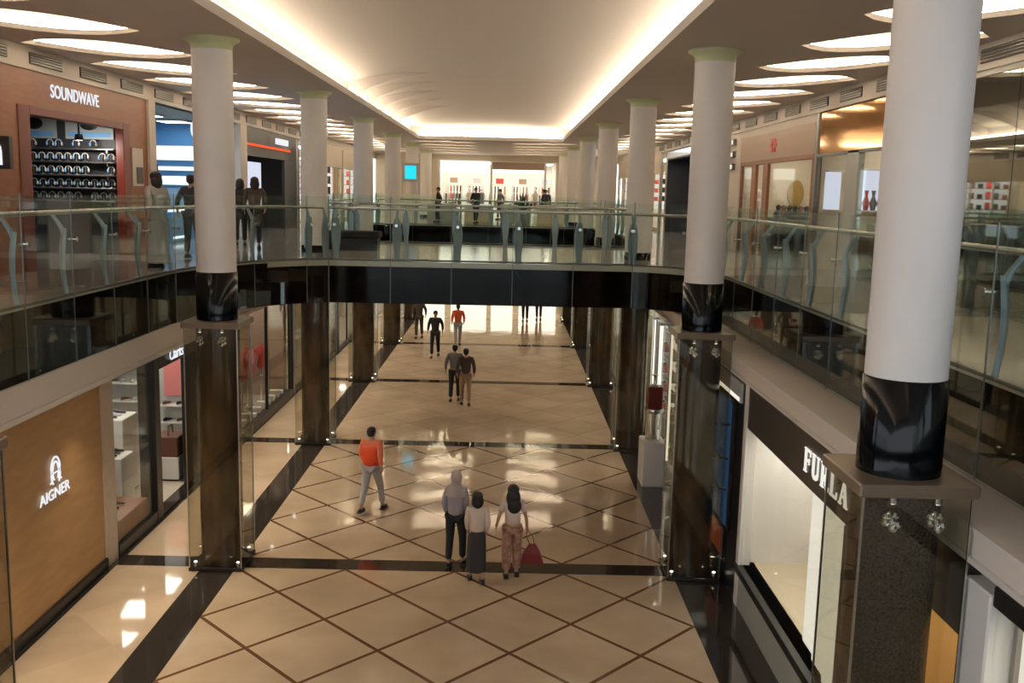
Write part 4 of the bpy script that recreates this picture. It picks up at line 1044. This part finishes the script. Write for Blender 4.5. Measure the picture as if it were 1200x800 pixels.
for k in range(6):
    t = thing('display_table', 'low display table with folded goods in the far hall', 'table', (-3.0+k*1.15, 56.5+(k % 2)*1.2, ZU), 0, 'display tables of the far hall')
    b = MB(); b.bbox((-.42, -.4, .70), (.42, .4, .76), .01); b.build('table_top', 'white_paint', t)
    for sx in (-.36, .36):
        for sy in (-.34, .34):
            b = MB(); b.box((sx-.025, sy-.025, 0), (sx+.025, sy+.025, .70)); b.build('leg', 'black_metal', t)
    for q in range(3):
        b = MB(); b.bbox((-.1, -.14, 0), (.1, .14, .10+.05*((q+k) % 3)), .02); o = b.build('folded_garment', ['black_cloth', 'tag_red', 'sofa_brown', 'grey_shirt'][(q+k) % 4]); o.location = (-3.0+k*1.15-.26+q*.26, 56.5+(k % 2)*1.2, ZU+.761); tag(o, 'folded garment pile on a display table in the far hall', 'clothing', 'folded garments in the far hall')
def plant(x, y, z, label):
    t = thing('potted_plant', label, 'plant', (x, y, z))
    b = MB(); b.lathe([(.2, 0), (.28, .5), (.26, .52)], (0, 0, 0), 14); b.build('pot', 'dark_steel', t)
    b = MB(); rnd = random.Random(3)
    for k in range(46):
        a = rnd.random()*6.28; el = .3+rnd.random()*1.1; L_ = .5+rnd.random()*.5
        d = Vector((math.cos(a)*math.cos(el), math.sin(a)*math.cos(el), math.sin(el))); p0 = Vector((0, 0, .5+rnd.random()*.35)); p1 = p0+d*L_*.6; p2 = p0+d*L_-Vector((0, 0, .12))
        w = d.cross(Vector((0, 0, 1))).normalized()*.055
        b.add([p0, p1-w, p2, p1+w], [(0, 1, 2, 3)])
    b.build('foliage', 'leaf_green', t)
plant(.75, 46.0, ZU, 'dark green potted plant beyond the far railing right of centre')

# dark seats on the bridge
for k, (x, lab) in enumerate(((-3.9, 'long black bench on the left part of the bridge'),)):
    t = thing('bench', lab, 'bench', (x, 24.6, ZU))
    b = MB(); b.bbox((-.75, -.35, .30), (.75, .35, .46), .03); b.build('seat', 'black_cloth', t)
    b = MB(); b.bbox((-.70, -.30, 0), (.70, .30, .30), .01); b.build('base', 'black_metal', t)

# ------------------------------------------------------------------ fill spotlights added under the galleries to brighten the walkway floor
def fill_spot(x, y, z, tilt, power, lab, grp):
    t = thing('ceiling_spotlight', lab, 'spotlight', (x, y, z), 0, grp)
    b = MB(); b.lathe([(.075, 0), (.075, -.03), (.05, -.03)], (0, 0, 0), 14, 0); b.lathe([(.05, -.032), (.01, -.033)], (0, 0, 0), 14, 1)
    b.build('ring', ['white_paint', 'spot_tip'], t)
    l = area('fill_lamp', (0, 0, -.05), (0, R_(tilt), 0), .12, .12, power, (1, .84, .62)); l.parent = t; l.data.spread = R_(105)
for k in range(19):
    y = 3.4+2.63*k
    fill_spot(XL-.17, y, 3.25, -28, FILL, 'small added fill spotlight under the pale beam of the left gallery', 'added fill spotlights under the left beam')
    if y > 19.8: fill_spot(XRS+.06, y, 3.425, 28, FILL, 'small added fill spotlight under the ledge of the right gallery', 'added fill spotlights under the right ledge')

# ------------------------------------------------------------------ people
def skin_obj(verts, edges, radii, sub=2):
    me = bpy.data.meshes.new('tmp'); me.from_pydata(verts, edges, []); me.update()
    o = bpy.data.objects.new('tmp', me); COL.objects.link(o)
    md = o.modifiers.new('s', 'SKIN'); md.use_smooth_shade = True
    if not me.skin_vertices: me.skin_vertices.new()
    for i, r in enumerate(radii):
        rr = r if isinstance(r, tuple) else (r, r)
        me.skin_vertices[0].data[i].radius = rr
        me.skin_vertices[0].data[i].use_root = (i == 0)
    sd = o.modifiers.new('d', 'SUBSURF'); sd.levels = sub; sd.render_levels = sub
    dg = bpy.context.evaluated_depsgraph_get(); dg.update()
    m2 = bpy.data.meshes.new_from_object(o.evaluated_get(dg))
    bpy.data.objects.remove(o); bpy.data.meshes.remove(me)
    vs = [tuple(v.co) for v in m2.vertices]; fs = [list(p.vertices) for p in m2.polygons]
    bpy.data.meshes.remove(m2)
    return vs, fs
def person(label, loc, rz, h=1.68, female=False, stride=.25, lead=1, armL=(.05, -.1), armR=(.05, .1), bendL=.15, bendR=.15,
           top=None, top_len=.86, sleeves='long', bottom='grey_trousers', kind='trousers', shoes='shoe_black', hair='short', mask=None, turn=0.0, vest=None, skirt_to=.2):
    """faces local +Y. armX = (outward, forward) offsets of the wrist"""
    r = thing('person', label, 'person', loc, rz)
    k = h/1.70
    sw = .155 if female else .185; hw = .09
    def S(v): return (v[0]*k, v[1]*k, v[2]*k)
    J = {}
    J['pel'] = (0, 0, .95); J['sp'] = (0, .0, 1.12); J['ch'] = (0, .0, 1.30); J['nb'] = (0, .0, 1.44); J['nt'] = (0, .01, 1.50)
    J['h1'] = (.01*turn, .025, 1.555); J['h2'] = (0, .015, 1.62); J['h3'] = (0, .01, 1.675)
    for sd, nm, (o_, f_), bd in ((-1, 'L', armL, bendL), (1, 'R', armR, bendR)):
        J['s'+nm] = (sd*sw, 0, 1.40)
        J['w'+nm] = (sd*(sw+.02+o_), f_, .90 + abs(f_)*.35 + bd*.3)
        e = [(a+b)/2 for a, b in zip(J['s'+nm], J['w'+nm])]; J['e'+nm] = (e[0]+sd*.03, e[1]-.05-bd*.15, e[2]-.02)
        w = Vector(J['w'+nm]); d = (w-Vector(J['e'+nm])).normalized(); J['k'+nm] = tuple(w+d*.07)
        fw = stride*(lead*sd)     # forward offset of the foot
        J['hp'+nm] = (sd*hw, 0, .90)
        J['an'+nm] = (sd*(hw+.005), fw, .085+(.05 if fw < 0 else 0)*min(1, abs(stride)*4))
        J['kn'+nm] = (sd*(hw+.01), fw*.5+.04, .50)
        J['to'+nm] = (sd*(hw+.02), fw+.13, .035)
    names = ['pel', 'sp', 'ch', 'nb', 'nt', 'h1', 'h2', 'h3', 'sL', 'eL', 'wL', 'kL', 'sR', 'eR', 'wR', 'kR', 'hpL', 'knL', 'anL', 'toL', 'hpR', 'knR', 'anR', 'toR']
    rad = dict(pel=(.13, .10), sp=(.115, .085), ch=(.135, .095), nb=(.06, .055), nt=.05, h1=(.062, .070), h2=(.076, .088), h3=(.055, .062),
               s=.052, e=.038, w=.027, k=.033, hp=.078, kn=.052, an=.036, to=.034)
    ed = [('pel', 'sp'), ('sp', 'ch'), ('ch', 'nb'), ('nb', 'nt'), ('nt', 'h1'), ('h1', 'h2'), ('h2', 'h3')]
    for nm in 'LR': ed += [('ch', 's'+nm), ('s'+nm, 'e'+nm), ('e'+nm, 'w'+nm), ('w'+nm, 'k'+nm), ('pel', 'hp'+nm), ('hp'+nm, 'kn'+nm), ('kn'+nm, 'an'+nm), ('an'+nm, 'to'+nm)]
    def rr(n, add=0, f=1.0):
        q = rad[n] if n in rad else rad[n[:-1]]
        q = q if isinstance(q, tuple) else (q, q)
        return ((q[0]*f+add)*k, (q[1]*f+add)*k)
    idx = {n: i for i, n in enumerate(names)}
    vs, fs = skin_obj([S(J[n]) for n in names], [(idx[a], idx[b]) for a, b in ed], [rr(n) for n in names])
    b = MB(); b.add(vs, fs, 0, True)
    # nose, ears, eyes
    hx, hy, hz = S((0, .10, 1.60))
    b.ball((hx, hy+.006*k, hz-.015*k), .014*k, 6, 0, (.8, 1.2, 1.4))
    for sd in (-1, 1):
        b.ball((sd*.078*k, .012*k, 1.605*k), .02*k, 6, 0, (.45, .8, 1.4))
        b.ball((sd*.030*k, .092*k, 1.618*k), .009*k, 5, 1)
    b.ball((0, .094*k, 1.555*k), .014*k, 5, 2, (1.5, .5, .5))
    # fingers and thumbs
    for nm, sd in (('L', -1), ('R', 1)):
        w = Vector(J['w'+nm]); kn = Vector(J['k'+nm]); d = (kn-w).normalized(); sdw = Vector((0, 1, 0)); sdw = (sdw-d*sdw.dot(d)).normalized()
        inw = d.cross(sdw)*(-sd if sd > 0 else 1)
        inw = Vector((-sd, 0, 0))
        for q, (off, ln) in enumerate(((-.027, .060), (-.009, .072), (.009, .078), (.027, .070))):
            p = kn+sdw*off; pts = [p, p+d*ln*.5+inw*.006, p+d*ln+inw*.022]
            b.tube([S(v) for v in pts], [.0095*k, .0085*k, .007*k], 6, 0)
        p = w+d*.03+sdw*.030; b.tube([S(p), S(p+sdw*.022+d*.03), S(p+sdw*.026+d*.058+inw*.012)], [.011*k, .0095*k, .008*k], 6, 0)
    b.build('body', ['skin', 'hair', 'pink'], r)
    if top:
        nn = ['pel', 'sp', 'ch', 'nb', 'sL', 'eL', 'sR', 'eR'] + (['wL', 'wR'] if sleeves == 'long' else [])
        JJ = dict(J); JJ['nb'] = (0, 0, 1.425)
        JJ['pel'] = (0, 0, top_len+.06)
        if sleeves == 'short':
            for nm in 'LR': JJ['e'+nm] = tuple(Vector(J['s'+nm]).lerp(Vector(J['e'+nm]), .72))
        e2 = [(a, c) for a, c in [('pel', 'sp'), ('sp', 'ch'), ('ch', 'nb'), ('ch', 'sL'), ('sL', 'eL'), ('eL', 'wL'), ('ch', 'sR'), ('sR', 'eR'), ('eR', 'wR')] if a in nn and c in nn]
        ix = {n: i for i, n in enumerate(nn)}
        add = dict(pel=.035, sp=.03, ch=.022, nb=.012, s=.022, e=.02, w=.016)
        f2 = [rr(n, add[n if n in add else n[:-1]]) for n in nn]
        v2, fc2 = skin_obj([S(JJ[n]) for n in nn], [(ix[a], ix[c]) for a, c in e2], f2)
        b = MB(); b.add(v2, fc2, 0, True); b.build('shirt' if not vest else 'jacket', top, r)
    if vest:
        nn = ['pel', 'sp', 'ch', 'nb', 'sL', 'sR']; JJ = dict(J); JJ['pel'] = (0, 0, top_len+.07); JJ['nb'] = (0, 0, 1.41)
        for nm in 'LR': JJ['s'+nm] = tuple(Vector(J['ch']).lerp(Vector(J['s'+nm]), .80)+Vector((0, 0, .012)))
        v2, fc2 = skin_obj([S(JJ[n]) for n in nn], [(0, 1), (1, 2), (2, 3), (2, 4), (2, 5)], [rr('pel', .085), rr('sp', .085), rr('ch', .065), rr('nb', .02), rr('sL', .035), rr('sR', .035)])
        b = MB(); b.add(v2, fc2, 0, True); b.build('vest', vest, r)
    if kind in ('trousers', 'wide'):
        ex = .022 if kind == 'trousers' else .045
        nn = ['pel', 'hpL', 'knL', 'anL', 'hpR', 'knR', 'anR']; ix = {n: i for i, n in enumerate(nn)}; JJ = dict(J); JJ['pel'] = (0, 0, .98)
        for nm in 'LR': a_ = Vector(J['an'+nm]); JJ['an'+nm] = (a_.x, a_.y, a_.z+.04)
        ff = [rr('pel', .012), rr('hpL', .03), rr('knL', ex), rr('anL', ex+.004), rr('hpR', .03), rr('knR', ex), rr('anR', ex+.004)]
        v2, fc2 = skin_obj([S(JJ[n]) for n in nn], [(0, 1), (1, 2), (2, 3), (0, 4), (4, 5), (5, 6)], ff)
        b = MB(); b.add(v2, fc2, 0, True); b.build('trousers', bottom, r)
    elif kind == 'skirt':
        b = MB(); n = 28; vs = []; fs = []
        prof = [(skirt_to, .185, .20), (skirt_to+.25, .18, .18), (.70, .175, .15), (.88, .165, .135), (.99, .135, .105)]
        for z, rx, ry in prof:
            for i in range(n):
                a = 2*PI*i/n; w = 1+.05*math.sin(a*7)*(1.0-z)
                vs.append((rx*w*math.cos(a)*k, ry*w*math.sin(a)*k, z*k))
        for q in range(len(prof)-1):
            for i in range(n): fs.append((q*n+i, q*n+(i+1) % n, q*n+n+(i+1) % n, q*n+n+i))
        b.add(vs, fs, 0, True); b.build('skirt', bottom, r)
    for nm, sd in (('L', -1), ('R', 1)):
        a_ = Vector(J['an'+nm]); b = MB()
        z0 = a_.z-.085
        b.ball(S((a_.x+sd*.006, a_.y+.05, z0+.045)), .05*k, 8, 0, (.95, 2.55, .85))
        b.bbox(S((a_.x-.045+sd*.006, a_.y-.075, z0)), S((a_.x+.045+sd*.006, a_.y+.175, z0+.022)), .01*k, 0)
        b.build('shoe', shoes, r)
    if hair == 'short':
        b = MB(); b.ball(S((0, -.008, 1.640)), .094*k, 12, 0, (.93, 1.04, .86)); b.ball(S((0, -.035, 1.595)), .078*k, 10, 0, (1.02, .85, 1.0)); b.build('hair', 'hair', r)
    elif hair == 'bob':
        b = MB(); b.ball(S((0, -.008, 1.640)), .105*k, 12, 0, (.98, 1.05, .9)); b.ball(S((0, -.03, 1.55)), .105*k, 12, 0, (1.08, .82, 1.35)); b.build('hair', 'hair', r)
    elif hair == 'long':
        b = MB(); b.ball(S((0, -.008, 1.640)), .108*k, 12, 0, (1, 1.05, .92)); b.ball(S((0, -.055, 1.50)), .115*k, 12, 0, (1.12, .72, 1.7)); b.ball(S((.02, -.09, 1.36)), .11*k, 12, 0, (1.15, .55, 1.3)); b.build('hair', 'hair', r)
    elif hair == 'hijab':
        b = MB(); b.ball(S((0, -.006, 1.618)), .108*k, 14, 0, (.95, 1.06, 1.1))
        b.lathe([(.21*k, 1.30*k), (.185*k, 1.40*k), (.10*k, 1.47*k), (.082*k, 1.52*k), (.095*k, 1.58*k)], (0, -.01*k, 0), 20, sy=.72, caps=False)
        b.build('headscarf', 'hijab', r)
    if mask:
        b = MB(); b.ball(S((0, .068, 1.565)), .058*k, 10, 0, (1.05, .8, .85)); b.build('face_mask', mask, r)
    return r
def P3(x, y, z=0.0): return (x, y, z)
person('person in orange vest and grey trousers walking, white face mask, head turned right', P3(-2.46, 18.0), R_(-22), 1.66, stride=.26, lead=1, armL=(.03, .12), armR=(.08, -.12), top='orange_sleeve', vest='orange_vest', top_len=.84, bottom='grey_trousers', mask='mask_white')
person('person in pale headscarf, lilac grey shirt and black trousers', P3(-.72, 15.35), R_(-12), 1.60, female=True, stride=.12, lead=1, top='lilac_shirt', top_len=.80, bottom='black_cloth', hair='hijab', shoes='shoe_black', armL=(.02, .05), armR=(-.02, .08))
person('person with chin length black hair, white top and long dark skirt', P3(-.36, 14.72), R_(8), 1.46, female=True, stride=.13, lead=-1, top='white_shirt', sleeves='long', top_len=.86, bottom='navy_cloth', kind='skirt', hair='bob', skirt_to=.24, armL=(-.02, .10), armR=(0, .02))
wm = person('person with long black hair, white top and patterned wide trousers, holding a red bag', P3(.20, 14.95), R_(4), 1.51, female=True, stride=.06, lead=1, top='white_shirt', sleeves='short', top_len=.90, bottom='floral', kind='wide', hair='long', armL=(.10, .06), armR=(.09, .02), bendL=.2, bendR=.05)
t = thing('handbag', 'dark red bag hanging from the hand of the person in patterned trousers', 'bag', (.525, 14.98, .40))
b = MB()
vs = []
for z, w, d in ((-.17, .175, .055), (-.16, .185, .065), (.0, .135, .055), (.12, .07, .03), (.15, .05, .02)):
    vs += [(-w, -d, z), (w, -d, z), (w, d, z), (-w, d, z)]
fs = [(k*4+q, k*4+(q+1) % 4, k*4+4+(q+1) % 4, k*4+4+q) for k in range(4) for q in range(4)]
b.add(vs, fs+[(3, 2, 1, 0), (16, 17, 18, 19)]); b.build('body', 'red_bag', t)
b = MB(); b.tube([(-.04, 0, .14), (-.10, 0, .28), (-.10, 0, .34), (-.06, 0, .36), (.0, 0, .28), (.04, 0, .14)], .007, 6); b.build('strap', 'red_bag', t)
person('person in dark brown jacket and tan trousers, walking beside the one in grey', P3(-1.08, 27.6), R_(6), 1.66, stride=.14, lead=-1, top='brown_jacket', top_len=.86, bottom='tan_trousers', armR=(.05, .05))
person('person in grey shirt and black trousers, partly hidden by the brown jacket', P3(-1.42, 28.1), R_(-4), 1.68, stride=.16, lead=1, top='grey_shirt', top_len=.90, bottom='black_cloth')
person('person in all black clothes walking under the bridge on the left', P3(-2.55, 35.8), R_(175), 1.72, stride=.18, lead=1, top='black_cloth', top_len=.75, bottom='black_cloth')
person('person in orange shirt beyond the pair under the bridge', P3(-1.85, 38.6), R_(10), 1.66, stride=.14, lead=1, top='orange_cloth', top_len=.9, bottom='grey_trousers')
person('person in dark brown clothes beside the farthest left lower column', P3(-3.55, 40.4), R_(170), 1.70, stride=.1, lead=1, top='brown_jacket', top_len=.7, bottom='brown_jacket')
person('standing person in dark trousers cut off by the bridge, left of the two', P3(.98, 46.5), R_(5), 1.72, stride=.05, lead=1, top='navy_cloth', bottom='black_cloth')
person('standing person in dark trousers cut off by the bridge, right of the two', P3(1.66, 47.3), R_(5), 1.68, stride=.05, lead=1, top='grey_shirt', bottom='black_cloth')
# upper floor
person('person in pale grey robe with dark hair behind the left railing', P3(-6.35, 17.9, ZU), R_(60), 1.70, stride=.05, top='pale_robe', top_len=.7, bottom='pale_robe', kind='skirt', skirt_to=.08, hair='bob')
person('person in dark navy clothes between the blue shop and the white column', P3(-6.45, 20.2, ZU), R_(-10), 1.70, stride=.06, top='navy_cloth', top_len=.8, bottom='navy_cloth')
person('person in long black coat with grey collar walking on the left gallery', P3(-6.10, 23.9, ZU), R_(20), 1.70, stride=.10, top='brown_jacket', top_len=.5, bottom='black_cloth', hair='bob')
person('person in black half hidden behind the front left column', P3(-6.75, 25.0, ZU), R_(15), 1.66, stride=.05, top='black_cloth', top_len=.6, bottom='black_cloth', hair='bob')
person('person in black standing at a counter in the far hall left of the middle', P3(-3.3, 47.2, ZU), R_(100), 1.66, stride=.05, top='black_cloth', bottom='black_cloth')
person('person in black standing beyond the far railing left of the plant', P3(-1.5, 47.2, ZU), R_(215), 1.68, stride=.08, top='black_cloth', bottom='navy_cloth')
person('person in grey shirt standing in front of the far bright shop', P3(-.4, 54.0, ZU), R_(120), 1.66, stride=.05, top='grey_shirt', bottom='black_cloth')
person('person in dark clothes right of the plant in the far hall', P3(1.9, 51.6, ZU), R_(80), 1.70, stride=.08, top='navy_cloth', bottom='black_cloth')
person('person in black shirt at the right of the far bright shop', P3(2.2, 56.0, ZU), R_(185), 1.68, stride=.05, top='black_cloth', bottom='grey_trousers')
person('person in white top walking at the right end of the far hall', P3(3.4, 50.5, ZU), R_(160), 1.62, female=True, stride=.1, top='white_shirt', bottom='navy_cloth', hair='long')
